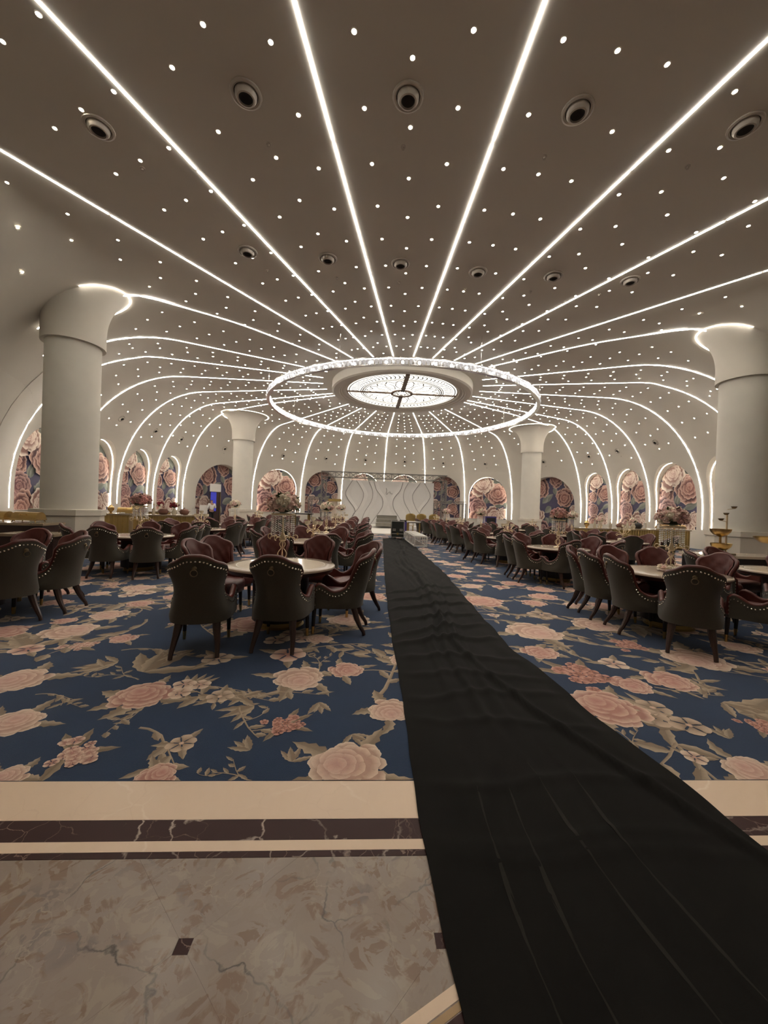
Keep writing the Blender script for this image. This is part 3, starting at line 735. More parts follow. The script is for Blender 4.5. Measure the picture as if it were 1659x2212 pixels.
ln = MB(); ln.lathe([(0.0, 0.006), (0.018, 0.004), (0.026, 0.0)], 10); 
ln = MB(); ln.lathe([(0.025, -0.003), (0.015, -0.010), (0.0, -0.013)], 10); me_ln = shared('lens', ln, 'lens', False)
rest = MB(); spot = bpy.data.lights.new('downlight_beam', 'SPOT'); spot.energy = W_SPOT; spot.color = (1.0, 0.90, 0.78); spot.spot_size = math.radians(120); spot.spot_blend = 1.0; spot.shadow_soft_size = 0.06
def lamp(p, n, host):
    l = bpy.data.objects.new('downlight_beam', spot); link(l, host)
    if host is None: l.location = p+n*0.03; l.rotation_euler = n.to_track_quat('-Z', 'Y').to_euler(); tag(l, 'small bright recessed downlight dotted over the vaulted ceiling', 'downlight', 'ceiling downlights')
    else: l.location = (0, 0, -0.03)
def basis(n):
    u = n.orthogonal().normalized(); return u, n.cross(u)
cnt = 0
for p, n, bi, line, k in lights:
    q = (-n).to_track_quat('Z', 'Y') if True else None
    if cnt < 300 and visible(p) is not None:
        o = bpy.data.objects.new('downlight', me_bz); link(o); o.location = p; o.rotation_euler = q.to_euler()
        tag(o, 'small bright recessed downlight dotted over the vaulted ceiling', 'downlight', 'ceiling downlights')
        inst('lens', me_ln, o); cnt += 1
        if line == 1 and k in (2, 5, 8, 11, 13): lamp(p, n, o)
    else:
        u, v_ = basis(n); nn = 8
        ring = [tuple(p+(u*math.cos(2*PI*i/nn)+v_*math.sin(2*PI*i/nn))*0.038+n*0.004) for i in range(nn)]
        disc = [tuple(p+(u*math.cos(2*PI*i/nn)+v_*math.sin(2*PI*i/nn))*0.026+n*0.009) for i in range(nn)]
        if line == 1 and k in (2, 5, 8, 11, 13) and p.z > 6.4: lamp(p, n, None)
        rest.add(ring+disc, [(i, (i+1) % nn, nn+(i+1) % nn, nn+i) for i in range(nn)], 0); rest.add(disc, [tuple(range(nn))], 1)
o = rest.build('downlight_field', ['bezel', 'lens'], None, smooth=False); tag(o, 'many tiny downlights spread over the far vault and walls', 'downlights', 'ceiling downlights', 'stuff')

vent_hosts = []
front_m = [((a+b)/2+180) % 360-180 for a, b in bays() if abs(((a+b)/2+180) % 360-180) > 139]
vi = 0
vent_list = []
for r, m in ((13.4, -153.6), (13.16, -164.7), (12.9, -174.8), (12.93, 174.3), (13.42, 163.4), (13.6, 152.6)): vent_list.append((m, dict(r=r), 'overhead'))
for r, m in ((10.27, -154.1), (9.55, -163.9), (9.22, -174.2), (9.1, 173.9), (9.51, 162.7), (10.27, 152.4)): vent_list.append((m, dict(r=r), 'ceiling'))
for a, b in bays():
    m = ((a+b)/2+180) % 360-180
    if abs(m) < 96: vent_list.append((m, dict(z=5.55), 'wall'))
vn = {'overhead': 0, 'ceiling': 0, 'wall': 0}
vent_list.sort(key=lambda v: (v[2], (v[0] if v[2] == 'wall' else ((v[0]+360) % 360)*-1)))
proto = None
for m, kw, ty in vent_list:
    p, n = frame_at(m, **kw); k = vn[ty]; vn[ty] += 1
    lab = {'overhead': 'round jet air nozzle in the near ceiling, %s from the left', 'ceiling': 'round jet air nozzle in the middle ceiling row, %s from left', 'wall': 'round air nozzle above the arched murals, %s from the left'}[ty] % (ORD+['fifteenth', 'sixteenth', 'seventeenth', 'eighteenth'])[k]
    if proto is None:
        root = thing('air_nozzle', lab, 'air vent', (0, 0, 0), 0, 'jet air nozzles')
        mb = MB(); mb.lathe([(0.27, 0.0), (0.265, -0.025), (0.235, -0.035), (0.205, -0.02), (0.20, 0.02)], 32); mb.build('outer_ring', 'vent_white', root)
        mb = MB(); mb.lathe([(0.19, 0.03), (0.185, -0.05), (0.15, -0.10), (0.125, -0.105), (0.115, -0.07), (0.11, 0.0)], 32); mb.build('swivel_ball', 'vent_white', root)
        mb = MB(); mb.lathe([(0.116, -0.075), (0.06, -0.03), (0.0, -0.02)], 24); mb.build('throat', 'vent_dark', root)
        mb = MB(); mb.lathe([(0.205, -0.004), (0.188, -0.004)], 32); mb.build('gap', 'vent_dark', root)
        proto = root
    else: root = copy_tree(proto); tag(root, lab)
    root.location = p; root.rotation_euler = (-n).to_track_quat('Z', 'Y').to_euler(); sz = 0.82 if ty != 'wall' else 0.7; root.scale = (sz, sz, sz)
    sp = MB(); sp.lathe([(0.05, 0.0), (0.05, -0.012), (0.02, -0.016), (0.018, -0.05), (0.03, -0.055), (0.0, -0.06)], 12)
    kw2 = dict(kw);
    if 'r' in kw2: kw2['r'] -= 0.75
    else: kw2['z'] -= 0.32
    p2, n2 = frame_at(m+0.3, **kw2)
    so = sp.build('sprinkler', 'vent_white'); so.location = p2; so.rotation_euler = (-n2).to_track_quat('Z', 'Y').to_euler(); so.scale = (0.8, 0.8, 0.8)
    tag(so, 'small fire sprinkler next to the %s %s air nozzle from the left' % ((ORD+['fifteenth', 'sixteenth', 'seventeenth', 'eighteenth'])[k], ty), 'sprinkler', 'ceiling sprinklers')

# ------------------------------------------------------------------ floor: marble, bands, carpet
mb = MB(); mb.box((0, -4, -0.06), (60, 44, 0.1)); tag(mb.build('floor', 'grout', None, smooth=False), kind='structure'); floor = bpy.data.objects['floor']
YE = -16.28; floor.location.z = 0.0095
bands = [(-16.279, -16.528, 'marble_cream'), (-16.529, -16.640, 'marble_dark'), (-16.641, -16.692, 'marble_cream'), (-16.693, -16.722, 'marble_dark')]
for y1, y0, m in bands:
    for i in range(-7, 8):
        x0 = i*2.4-1.2+(0.4 if m == 'marble_dark' else 0); mb = MB(); mb.box((x0+1.2, (y0+y1)/2, -0.004), (2.3985, y1-y0, 0.010)); mb.build('border_slab', m, floor, smooth=False)
# diagonal tiles with small dark diamonds
S2 = 0.425
def clip_poly(poly, ymax):
    out = []
    for i in range(len(poly)):
        a, b = poly[i], poly[(i+1) % len(poly)]
        if a[1] <= ymax: out.append(a)
        if (a[1] <= ymax) != (b[1] <= ymax): t = (ymax-a[1])/(b[1]-a[1]); out.append((a[0]+(b[0]-a[0])*t, ymax))
    return out
DX, DY = -2.13, -17.04
def slab(poly, name, m, z=0.0005, th=0.01):
    n = len(poly); mb = MB(); mb.add([(x, y, z) for x, y in poly]+[(x, y, z-th) for x, y in poly], [tuple(range(n))]+[(i, i+n, (i+1) % n+n, (i+1) % n) for i in range(n)])
    return mb.build(name, m, floor, smooth=False)
cutc = 0.024
for j in range(-9, 2):
    for i in range(-10, 14):
        if (i+j) % 2 == 0: continue
        cx, cy = DX+S2*i, DY+S2*j
        h = S2-0.0004; e = cutc
        poly = [(cx+h, cy-0), (cx, cy+h), (cx-h, cy), (cx, cy-h)]
        # corners carry diamonds left and right
        poly = [(cx+h-e, cy-e), (cx+h-e, cy+e), (cx+e, cy+h-e), (cx-e, cy+h-e), (cx-h+e, cy+e), (cx-h+e, cy-e), (cx-e, cy-h+e), (cx+e, cy-h+e)]
        poly = clip_poly(poly, -16.7235)
        if len(poly) > 2: slab(poly, 'floor_tile', 'marble_tile')
for j in range(-9, 1):
    for i in range(-10, 14):
        if (i+j) % 2: continue
        cx, cy = DX+S2*i, DY+S2*j; e = cutc-0.0004
        if cy+e > -16.73: continue
        slab([(cx+e, cy-e), (cx+e, cy+e), (cx-e, cy+e), (cx-e, cy-e)], 'inset_diamond', 'marble_dark', z=0.0006)
dv = np.array([0.894, 0.447]); nv = np.array([-0.447, 0.894]); o_ = np.array([-1.30, -17.195])
for off, wv, m in ((0.0, 0.022, 'marble_cream'), (-0.031, 0.012, 'marble_gold'), (-0.06, 0.02, 'marble_dark')):
    a = o_+nv*off-dv*1.2; b = o_+nv*off+dv*0.55
    slab([tuple(a-nv*wv*0.8), tuple(b-nv*wv*0.8), tuple(b+nv*wv*0.8), tuple(a+nv*wv*0.8)], 'inlay_strip', m, z=0.0012)
out = []
for azd in np.arange(-180, 180, 2.0):
    r = Wd(azd)-0.03; x, y = r*math.sin(math.radians(azd)), r*math.cos(math.radians(azd))
    if y > YE+0.05: out.append((x, y))
xe = 17.0; out = [(-xe, YE)]+[p for p in out]+[(xe, YE)]
n = len(out); mb = MB(); mb.add([(x, y, 0.011) for x, y in out]+[(x, y, 0.0) for x, y in out], [tuple(range(n-1, -1, -1))]+[(i, (i+1) % n, (i+1) % n+n, i+n) for i in range(n)])
carpet = mb.build('carpet', 'carpet_blue', None, smooth=False)
tag(carpet, 'deep blue wall to wall carpet with pink and cream flowers', 'carpet')
CR_PINK = ((0.42, 0.21, 0.165), (0.62, 0.40, 0.31), (0.78, 0.59, 0.46), (0.54, 0.27, 0.22))
CR_CREAM = ((0.50, 0.32, 0.235), (0.69, 0.51, 0.39), (0.80, 0.66, 0.52), (0.62, 0.36, 0.30))
CR_GREY = ((0.32, 0.23, 0.16), (0.50, 0.37, 0.27), (0.62, 0.48, 0.36), (0.75, 0.52, 0.40))
CR_DUST = ((0.30, 0.12, 0.09), (0.52, 0.25, 0.19), (0.68, 0.40, 0.31), (0.60, 0.30, 0.2))
LF1, LF2, LF3 = (0.47, 0.36, 0.25), (0.26, 0.185, 0.12), (0.36, 0.27, 0.18)
RC = ((1.0, 12), (0.84, 9), (0.64, 6), (0.46, 5), (0.28, 3))
def T_rose(pal, nleaf=5, full=True, rings=RC, seed=0):
    random.seed(seed); A = Art(0.00005); oa = random.uniform(0, 6.28)
    for i in range(nleaf):
        a = 2*PI*i/nleaf+random.uniform(-0.4, 0.4); L = random.uniform(1.5, 2.0)
        A.leaf((0.5*math.cos(a), 0.5*math.sin(a)), (L*math.cos(a+random.uniform(-.3, .3)), L*math.sin(a)), random.uniform(0.18, 0.3), LF1, LF2, n=9, ser=0.22, bend=random.uniform(-.15, .15))
    A.rose((0, 0), 1.0, random.uniform(0, 6), pal, rings, n=8, ruf=0.025, off=(0.36*math.cos(oa), 0.36*math.sin(oa)), jit=0.2)
    return A.arrays()
def T_blossom(pal, cnt=5, seed=0, leaves=3):
    random.seed(seed); A = Art(0.00005)
    for i in range(leaves):
        a = 2*PI*i/max(1, leaves)+random.uniform(-.3, .3); A.leaf((0.4*math.cos(a), 0.4*math.sin(a)), (1.9*math.cos(a), 1.9*math.sin(a)), 0.26, LF1, LF2, n=8, ser=0.1)
    A.blossom((0, 0), 1.0, random.uniform(0, 6), pal, cnt); return A.arrays()
def T_cluster(pal, seed=0, n=22):
    random.seed(seed); A = Art(0.00002)
    for i in range(4):
        a = random.uniform(0, 6.28); A.leaf((0.3*math.cos(a), 0.3*math.sin(a)), (1.7*math.cos(a), 1.7*math.sin(a)), 0.2, LF3, LF2, n=7, ser=0.15)
    for i in range(n):
        r = math.sqrt(random.random())*1.0; a = random.uniform(0, 6.28); A.blossom((r*math.cos(a)*1.15, r*math.sin(a)*0.75), random.uniform(0.2, 0.34), a, pal, 5, n=4)
    return A.arrays()
def T_triple(pal, seed=0):
    random.seed(seed); A = Art(0.00005)
    for i in range(5):
        a = -0.5+0.3*i; A.leaf((0.5*math.cos(a), 0.5*math.sin(a)), (2.3*math.cos(a), 2.0*math.sin(a)), 0.2, LF1, LF2, n=8)
    for x, y in ((0.75, -0.35), (0.55, 0.6), (-0.55, 0.1)): A.blossom((x, y), 0.72, random.uniform(0, 6), pal, 5)
    return A.arrays()
def T_branch(seed=0):
    random.seed(seed); A = Art(0.00005)
    def curve(x, y, a, L, w_, lv):
        pts = [(x, y)]; n = 9; da = random.uniform(-0.22, 0.22)
        for i in range(n):
            a += da+random.uniform(-0.12, 0.12); x += L/n*math.cos(a); y += L/n*math.sin(a); pts.append((x, y))
        A.ribbon(pts, w_, w_*0.4, LF1, LF2)
        for i in range(2, n+1, 2 if lv else 3):
            px, py = pts[i]; sgn = random.choice((-1, 1)); b = a+sgn*random.uniform(0.5, 1.1); l = random.uniform(0.35, 0.7)
            A.leaf((px, py), (px+l*math.cos(b), py+l*math.sin(b)), 0.1*random.uniform(0.8, 1.4), LF1, LF2, n=7, ser=0.12)
        if lv:
            for i in (4, 7): curve(pts[i][0], pts[i][1], a+random.choice((-1, 1))*random.uniform(0.6, 1.1), L*0.55, w_*0.6, 0)
    curve(-1.0, 0, random.uniform(-0.3, 0.3), 2.4, 0.045, 1); return A.arrays()
def T_leaves(seed=0):
    random.seed(seed); A = Art(0.00005)
    for i in range(6):
        a = random.uniform(-0.9, 0.9); A.leaf((0, 0), (random.uniform(1.1, 1.8)*math.cos(a), 1.6*math.sin(a)), 0.2, LF1, LF2, n=9, ser=0.15)
    return A.arrays()
ROSES = [T_rose(CR_CREAM, 5, seed=1), T_rose(CR_PINK, 6, seed=2), T_rose(CR_CREAM, 4, seed=3), T_rose(CR_PINK, 3, seed=4)]
BLOS = [T_blossom(CR_PINK, 5, 5), T_blossom(CR_GREY, 6, 6), T_blossom(CR_CREAM, 5, 7)]
CLUS = [T_cluster(CR_DUST, 8), T_cluster(CR_PINK, 9)]; TRIP = [T_triple(CR_GREY, 10), T_triple(CR_CREAM, 12)]
BRAN = [T_branch(s) for s in (13, 14, 15, 16)]; LEAV = [T_leaves(17), T_leaves(18)]
random.seed(99)
pieces = []; taken = []
def put(arr, px, py, wpx, rot=None, kind=1.0, sy=1.0):
    a = pix(px-wpx/2, py); b = pix(px+wpx/2, py); c = pix(px, py); R = float(np.hypot(*(b-a)[:2]))/2
    pieces.append(place(arr, c[0], c[1], 0.0115+random.uniform(0, 0.001), random.uniform(0, 6.28) if rot is None else rot, R*kind, sy)); taken.append((c[0], c[1], R*1.25))
near = [('b', 0, 520, 1560, 150, -1.2), ('b', 1, 600, 1500, 170, 0.3), ('b', 2, 330, 1400, 150, 0.4), ('b', 3, 700, 1395, 160, 0.5), ('b', 0, 1480, 1500, 130, -0.5), ('b', 1, 1370, 1610, 120, 1.2), ('b', 2, 1250, 1425, 130, 2.6), ('b', 3, 1600, 1690, 140, 0.3), ('b', 1, 520, 1680, 120, 2.5), ('b', 2, 130, 1500, 120, 0.2),
        ('r', 1, 310, 1505, 128), ('t', 1, 405, 1492, 90), ('r', 0, 755, 1655, 165), ('r', 0, 643, 1467, 112), ('r', 3, 745, 1449, 76), ('r', 1, 1312, 1532, 150), ('r', 3, 1440, 1471, 96), ('r', 3, 1362, 1481, 78), ('r', 2, 42, 1472, 130), ('r', 0, 30, 1566, 120), ('r', 2, 842, 1537, 100),
        ('c', 1, 150, 1632, 120), ('c', 0, 614, 1568, 84), ('c', 0, 1258, 1462, 120), ('f', 1, 392, 1610, 66), ('f', 1, 475, 1508, 62), ('r', 3, 335, 1684, 90), ('r', 0, 150, 1366, 110), ('r', 3, 268, 1381, 60), ('c', 1, 165, 1400, 70), ('f', 0, 622, 1416, 80), ('f', 1, 470, 1425, 70), ('l', 0, 225, 1442, 80), ('l', 1, 690, 1520, 70), ('l', 0, 630, 1650, 70), ('l', 1, 540, 1625, 80),
        ('t', 0, 1452, 1555, 130), ('c', 0, 1645, 1572, 70), ('r', 1, 1165, 1411, 74), ('r', 0, 1150, 1366, 110), ('r', 2, 1500, 1425, 120), ('c', 0, 1355, 1396, 70), ('f', 2, 1325, 1436, 60), ('r', 1, 1040, 1300, 90), ('r', 0, 1285, 1352, 90), ('f', 1, 1170, 1330, 60), ('l', 0, 1560, 1520, 90), ('r', 2, 1635, 1675, 120), ('l', 1, 1210, 1630, 80), ('r', 2, 15, 1685, 90), ('l', 0, 760, 1590, 60), ('r', 1, 545, 1350, 120), ('t', 1, 620, 1382, 100), ('r', 2, 690, 1383, 60), ('r', 0, 755, 1340, 90), ('r', 1, 800, 1290, 70), ('r', 0, 235, 1330, 80), ('f', 0, 60, 1405, 70), ('l', 1, 1575, 1600, 70), ('f', 2, 1500, 1640, 50)]
TT = {'r': ROSES, 'f': BLOS, 'c': CLUS, 't': TRIP, 'b': BRAN, 'l': LEAV}
for q in near: put(TT[q[0]][q[1]], q[2], q[3], q[4], q[5] if len(q) > 5 else None, 1.0 if q[0] in 'rfcl' else 0.8)
for i in range(105):
    x, y = random.uniform(-6.5, 5.5), YE+0.35+5.5*random.random()**1.5; arr = random.choice(BRAN+BRAN+LEAV)
    pieces.append(place(arr, x, y, 0.01105+random.uniform(0, 0.0003), random.uniform(0, 6.28), random.uniform(0.22, 0.42) if i % 3 else 0.16))
gx = 0.62
for iy in range(int((14.5-YE)/gx)):
    for ix in range(-24, 25):
        x = ix*gx+(iy % 2)*gx/2+random.uniform(-.14, .14); y = YE+0.3+iy*gx+random.uniform(-.14, .14)
        if math.hypot(x, y) > Wd(math.degrees(math.atan2(x, y)))-0.3: continue
        d = CAM[:2]-np.array([x, y]); fwd = -(d@_f[:2])
        R = random.uniform(0.12, 0.27); t = random.random()
        inview = visible((x, y, 0)) is not None
        if any((x-a)**2+(y-b)**2 < (r+R*1.2)**2 for a, b, r in taken): continue
        if y-0.35 < YE: continue
        if abs(y-YE) < 3.5 and inview and t > 0.75: continue
        if t < 0.52: arr = random.choice(ROSES)
        elif t < 0.64: arr = random.choice(BLOS); R *= 0.7
        elif t < 0.74: arr = random.choice(CLUS)
        elif t < 0.84: arr = random.choice(TRIP)
        elif t < 0.94: arr = random.choice(BRAN); R *= 1.4
        else: arr = random.choice(LEAV)
        pieces.append(place(arr, x, y, 0.0115+random.uniform(0, 0.001), random.uniform(0, 6.28), R))
# trim what would hang over the carpet's front edge
clean = []
for v, f, c in pieces:
    v = v.copy(); v[:, 1] = np.maximum(v[:, 1], YE+0.002); clean.append((v, f, c))
tag(art_object('floral_pattern', clean, 'carpet_print', carpet), kind='stuff')

# ------------------------------------------------------------------ black cloth runner
cl_L = [(-0.63, 1.0), (-0.80, -3.0), (-1.05, -8.5), (-1.18, -11.95), (-1.24, -14.29), (-1.25, -15.45), (-1.28, -16.09), (-1.285, -16.5), (-1.28, -16.78), (-1.275, -17.03), (-1.265, -17.24), (-1.25, -18.6)]
cl_R = [(0.62, 1.0), (0.57, -1.66), (0.43, -4.47), (0.33, -9.45), (0.12, -12.45), (0.02, -14.24), (0.08, -14.88), (0.11, -15.49), (0.14, -15.9), (0.18, -16.21), (0.20, -16.56), (0.25, -16.9), (0.35, -17.4), (0.5, -18.6)]
def edge(tab, y): ys = [p[1] for p in tab][::-1]; xs = [p[0] for p in tab][::-1]; return float(np.interp(y, ys, xs))
def sstep(a, b, x): t = min(1, max(0, (x-a)/(b-a))); return t*t*(3-2*t)
def gauss(x, s): return math.exp(-(x/s)**2)
NU, ys = 64, []
y = -18.6
while y < 1.0: ys.append(y); y += 0.02+0.014*max(0, (y+17.5))*0.35
ys.append(1.0); rows = []; thick = []
for y in ys:
    xl, xr = edge(cl_L, y), edge(cl_R, y); wd = xr-xl; xl += 0.003*math.sin(y*5)+0.002*math.sin(y*13); xr += 0.010*math.sin(y*5+1)+0.005*math.sin(y*11); row = []
    far = sstep(-16.4, -14.6, y)
    for i in range(NU+1):
        u = i/NU; x = xl+(xr-xl)*u; h = 0.0
        # bunched ridge running up the middle of the far part
        uc = 0.52+0.10*math.sin((y+14)*0.7)-0.05*far
        h += far*(0.062*gauss(u-uc, 0.045)+0.042*gauss(u-uc-0.10, 0.032)+0.040*gauss(u-uc+0.11, 0.035))*(0.75+0.25*math.sin(y*3.1))
        for k in range(5): h += far*0.011*gauss(u-uc+0.16-0.075*k+0.02*math.sin(y*2.2+k), 0.018)
        # long overlap fold running diagonally to the right
        ud = float(np.interp(y, [-17.4, -16.7, -16.2, -15.6, -14.9, -14.2], [1.15, 0.93, 0.80, 0.68, 0.56, 0.50]))
        h += 0.020*sstep(ud-0.015, ud+0.02, u)*(1-0.75*sstep(ud+0.05, ud+0.35, u))*sstep(-17.4, -16.6, y)
        h += 0.016*gauss(u-ud-0.02, 0.022)
        # cross wrinkles
        for yy, am, sl in ((-11.4, 0.035, 0.7), (-12.0, 0.04, 0.6), (-12.6, 0.045, 0.5), (-13.2, 0.04, 0.4), (-13.7, 0.032, 0.5), (-14.1, 0.034, 0.2), (-14.6, 0.02, -0.1), (-15.0, 0.016, -0.12), (-15.35, 0.014, 0.1), (-15.75, 0.012, -0.15), (-16.3, 0.011, 0.05), (-16.66, 0.008, 0.06), (-16.74, 0.008, 0.0)):
            h += am*gauss(y-yy-sl*(u-0.5)-0.03*math.sin(u*9+yy), 0.035+0.02*far)*(0.35+0.65*math.sin(PI*min(1, u*1.05))**0.5)
        # long soft creases in the near part
        for u0, u1 in ((0.22, 0.17), (0.335, 0.27), (0.46, 0.46), (0.60, 0.58)):
            uu = u0+(u1-u0)*sstep(-16.2, -17.3, y); h += 0.006*gauss(u-uu, 0.012)*(1-sstep(-16.15, -15.9, y))
        h += 0.003*math.sin(u*23+y*4)+0.002*math.sin(u*41-y*11)
        ed = min(1.0, min(u, 1-u)*9)
        row.append((x, y, 0.019+max(0.0, h+0.004)*(0.25+0.75*ed)))
    rows.append(row)
mb = MB(); mb.grid(rows)
b_ = [[(p[0], p[1], 0.0155) for p in r] for r in rows]
mb.grid([[r[0] for r in rows], [r[0] for r in b_]]); mb.grid([[r[-1] for r in b_], [r[-1] for r in rows]])
runner = mb.build('cloth_runner', 'black_cloth', None, angle=80); tag(runner, 'long black cloth runner lying rumpled down the middle aisle', 'cloth runner')
def cloth_h(x, y):
    i = min(range(len(ys)), key=lambda k: abs(ys[k]-y)); r = rows[i]; u = (x-r[0][0])/(r[-1][0]-r[0][0]); j = int(min(NU, max(0, round(u*NU)))); return r[j]
for (u0, u1, ya, yb) in ((0.22, 0.17, -16.35, -17.4), (0.335, 0.27, -16.35, -17.5), (0.46, 0.46, -16.15, -17.4), (0.60, 0.58, -16.2, -17.35)):
    A_ = []; B_ = []
    for yv in np.linspace(ya, yb, 60):
        uu = u0+(u1-u0)*sstep(-16.2, -17.3, yv); i = min(range(len(ys)), key=lambda k: abs(ys[k]-yv)); r = rows[i]; xl, xr = r[0][0], r[-1][0]
        x = xl+(xr-xl)*uu; z = float(np.interp(x, [p[0] for p in r], [p[2] for p in r]))+0.0007; wv = 0.011*(0.25+0.75*math.sin((yv+ya)*6)**2)*math.sin(PI*(yv-ya)/(yb-ya))**0.5
        A_.append((x-wv, yv, z)); B_.append((x+wv, yv, z))
    mb = MB(); mb.grid([A_, B_]); mb.build('dusty_crease', 'dust_crease', runner)

# ------------------------------------------------------------------ wing chair
_S = [0, .05, .10, .16, .22, .28, .34, .375, .40, .43, .46, .50, .56, .62, .72, .85, .94, 1.0]
_T = [.95, .948, .934, .905, .885, .872, .858, .838, .79, .70, .61, .545, .50, .483, .50, .55, .572, .545]
def ch_top(s): return float(np.interp(s, _S, _T))
def ch_pt(t, z, off=0.0):
    s = abs(t); sg = 1 if t >= 0 else -1
    if s <= 0.6: ph = s/0.6*PI/2; x = 0.285*math.sin(ph)**0.82; y = -0.30+0.29*(1-max(0.0, math.cos(ph))**0.72); nx, ny = math.sin(ph), -math.cos(ph)
    else: x = 0.285+0.012*(s-0.6)/0.4; y = -0.01+0.225*(s-0.6)/0.4; nx, ny = 1.0, 0.0
    wb = max(0.0, math.cos(min(1.0, s/0.62)*PI/2))
    k = float(np.interp(z, [.30, .36, .48, .6, .7, .8, .95], [0.96, 1.0, .88, .82, .88, 1.06, 1.12])); bl = 1-sstep(0.46, 0.64, s); k = 1+(k-1)*bl
    y2 = y-0.24*max(0, z-0.36)*wb**0.8
    return ((x*k-nx*off)*sg, y2-ny*off, z)
def make_chair(detail=True):
    root = thing('wing_chair', 'x', 'chair')
    N = 56; ts = [-1+2*i/N for i in range(N+1)]
    mb = MB(); R_ = 9
    mb.grid([[ch_pt(t, 0.305+(ch_top(abs(t))-0.305)*k/R_) for t in ts] for k in range(R_+1)], flip=True)
    for sg in (-1, 1):                                           # front faces of the arms
        ks = [0.305+(ch_top(1)-0.305)*k/6 for k in range(7)]
        mb.grid([[ch_pt(sg, z) for z in ks], [ch_pt(sg, z, 0.055) for z in ks]], flip=sg < 0)
    mb.grid([[ch_pt(t, 0.305) for t in ts], [ch_pt(t, 0.305, 0.06) for t in ts]])
    mb.build('shell', 'chair_grey', root, angle=60)
    mb = MB(); rows_ = []
    for k in range(17):
        row = []
        for i, t in enumerate(ts):
            tp = ch_top(abs(t)); z = 0.36+(tp-0.36)*k/16; off = 0.055
            if abs(t) < 0.5 and z > 0.5:                          # tufting
                gu = t/0.115; gv = (z-0.5)/0.085; a = (gu+gv)/1.0; b = (gu-gv)/1.0
                off += 0.016*(0.5+0.25*(math.cos(PI*a)+math.cos(PI*b)))*math.sin(PI*min(1, max(0, (tp-z)/0.12))/2) + 0.012
            row.append(ch_pt(t, z, off))
        rows_.append(row)
    mb.grid(rows_); mb.build('backrest', 'chair_maroon', root, angle=80)
    mb = MB(); path = [ch_pt(-1, z, 0.028) for z in (0.34, 0.44)]+[ch_pt(t, ch_top(abs(t))-0.004, 0.028) for t in ts]+[ch_pt(1, z, 0.028) for z in (0.44, 0.34)]
    mb.tube(path, 0.028, 7); mb.build('piping', 'chair_piping', root, angle=80)
    mb = MB(); rows_ = []                                        # seat cushion
    prof = [(0.98, 0.33), (1.0, 0.36), (1.0, 0.41), (0.96, 0.445), (0.80, 0.462), (0.4, 0.468), (0.0, 0.47)]
    out = [ch_pt(t, 0.4, 0.06)[:2] for t in [-1+0.1*i for i in range(21)]]+[(0.22, 0.30), (0.1, 0.325), (-0.1, 0.325), (-0.22, 0.30)]
    mb.grid([[(x*s_, -0.0+(y)*s_, z) for x, y in out] for s_, z in prof], wrap=True); mb.build('seat', 'chair_maroon', root, angle=60)
    mb = MB(); mb.grid([[(x*s_, y*s_, z) for x, y in out] for s_, z in ((0.0, 0.295), (0.97, 0.295), (0.97, 0.335))], wrap=True); mb.build('seat_rail', 'dark_wood', root)
    for sg in (-1, 1):
        mb = MB(); mb.tube([(0.165*sg, -0.20, 0.31), (0.170*sg, -0.222, 0.25), (0.180*sg, -0.245, 0.18), (0.192*sg, -0.285, 0.10), (0.198*sg, -0.325, 0.04), (0.20*sg, -0.335, 0.0)], [0.038, 0.037, 0.031, 0.025, 0.021, 0.020], 8); mb.build('leg', 'dark_wood', root)
        mb = MB(); mb.tube([(0.215*sg, 0.235, 0.30), (0.218*sg, 0.243, 0.10), (0.22*sg, 0.246, 0.0)], [0.026, 0.019, 0.013], 8); fl = mb.build('leg', 'black_wood', root)
        if detail: mb = MB(); mb.tube([(0.218*sg, 0.2435, 0.085), (0.22*sg, 0.246, 0.0)], [0.0195, 0.0145], 8); mb.build('ferrule', 'brass', fl)
    if detail:
        mb = MB(); acc = 0.0; prev = None; path = [ch_pt(-1, z, 0) for z in np.linspace(0.33, 0.5, 12)]+[ch_pt(t, ch_top(abs(t))-0.042, 0) for t in np.linspace(-1, 1, 240)]+[ch_pt(1, z, 0) for z in np.linspace(0.5, 0.33, 12)]
        nxt = 0.0
        for p, q in zip(path[:-1], path[1:]):
            d = (Vector(q)-Vector(p)).length; acc += d
            if acc >= nxt:
                nxt = acc+0.031; c = Vector(q); o = Vector((c.x, c.y+0.05, 0)).normalized(); side = Vector((-o.y, o.x, 0)); r = 0.0095; up = Vector((0, 0, 1))
                ring = [c+(side*math.cos(a)+up*math.sin(a))*r+o*0.001 for a in (0, PI/3, 2*PI/3, PI, 4*PI/3, 5*PI/3)]
                mb.add(ring+[c+o*0.009], [(i, (i+1) % 6, 6) for i in range(6)])
        tag(mb.build('nailhead_trim', 'nail', root), kind='stuff')
        c = Vector(ch_pt(0, 0.845, -0.006)); mb = MB()
        mb.lathe([(0.0, 0.016), (0.016, 0.012), (0.024, 0.0)], 10); pv = [(c.x+x, c.y-z, c.z+y) for x, y, z in mb.v]; mb.v = pv
        pull = mb.build('ring_pull', 'brass_old', root)
        mb = MB(); mb.tube([(c.x+0.030*math.cos(a), c.y-0.014-0.004*math.sin(a), c.z-0.040+0.030*math.sin(a)) for a in np.linspace(0, 2*PI, 17)[:-1]], 0.0045, 6, closed=True); mb.build('ring', 'brass_old', pull)
    return root
chairs = {True: make_chair(True), False: make_chair(False)}; used = {True: False, False: False}
def place_chair(x, y, rz, label, group):
    d = math.hypot(x-CAM[0], y-CAM[1]) < 11.5
    if not used[d]: o = chairs[d]; used[d] = True
    else: o = copy_tree(chairs[d])
    o.location = (x, y, 0.016); o.rotation_euler = (0, 0, rz); tag(o, label, 'chair', group); return o

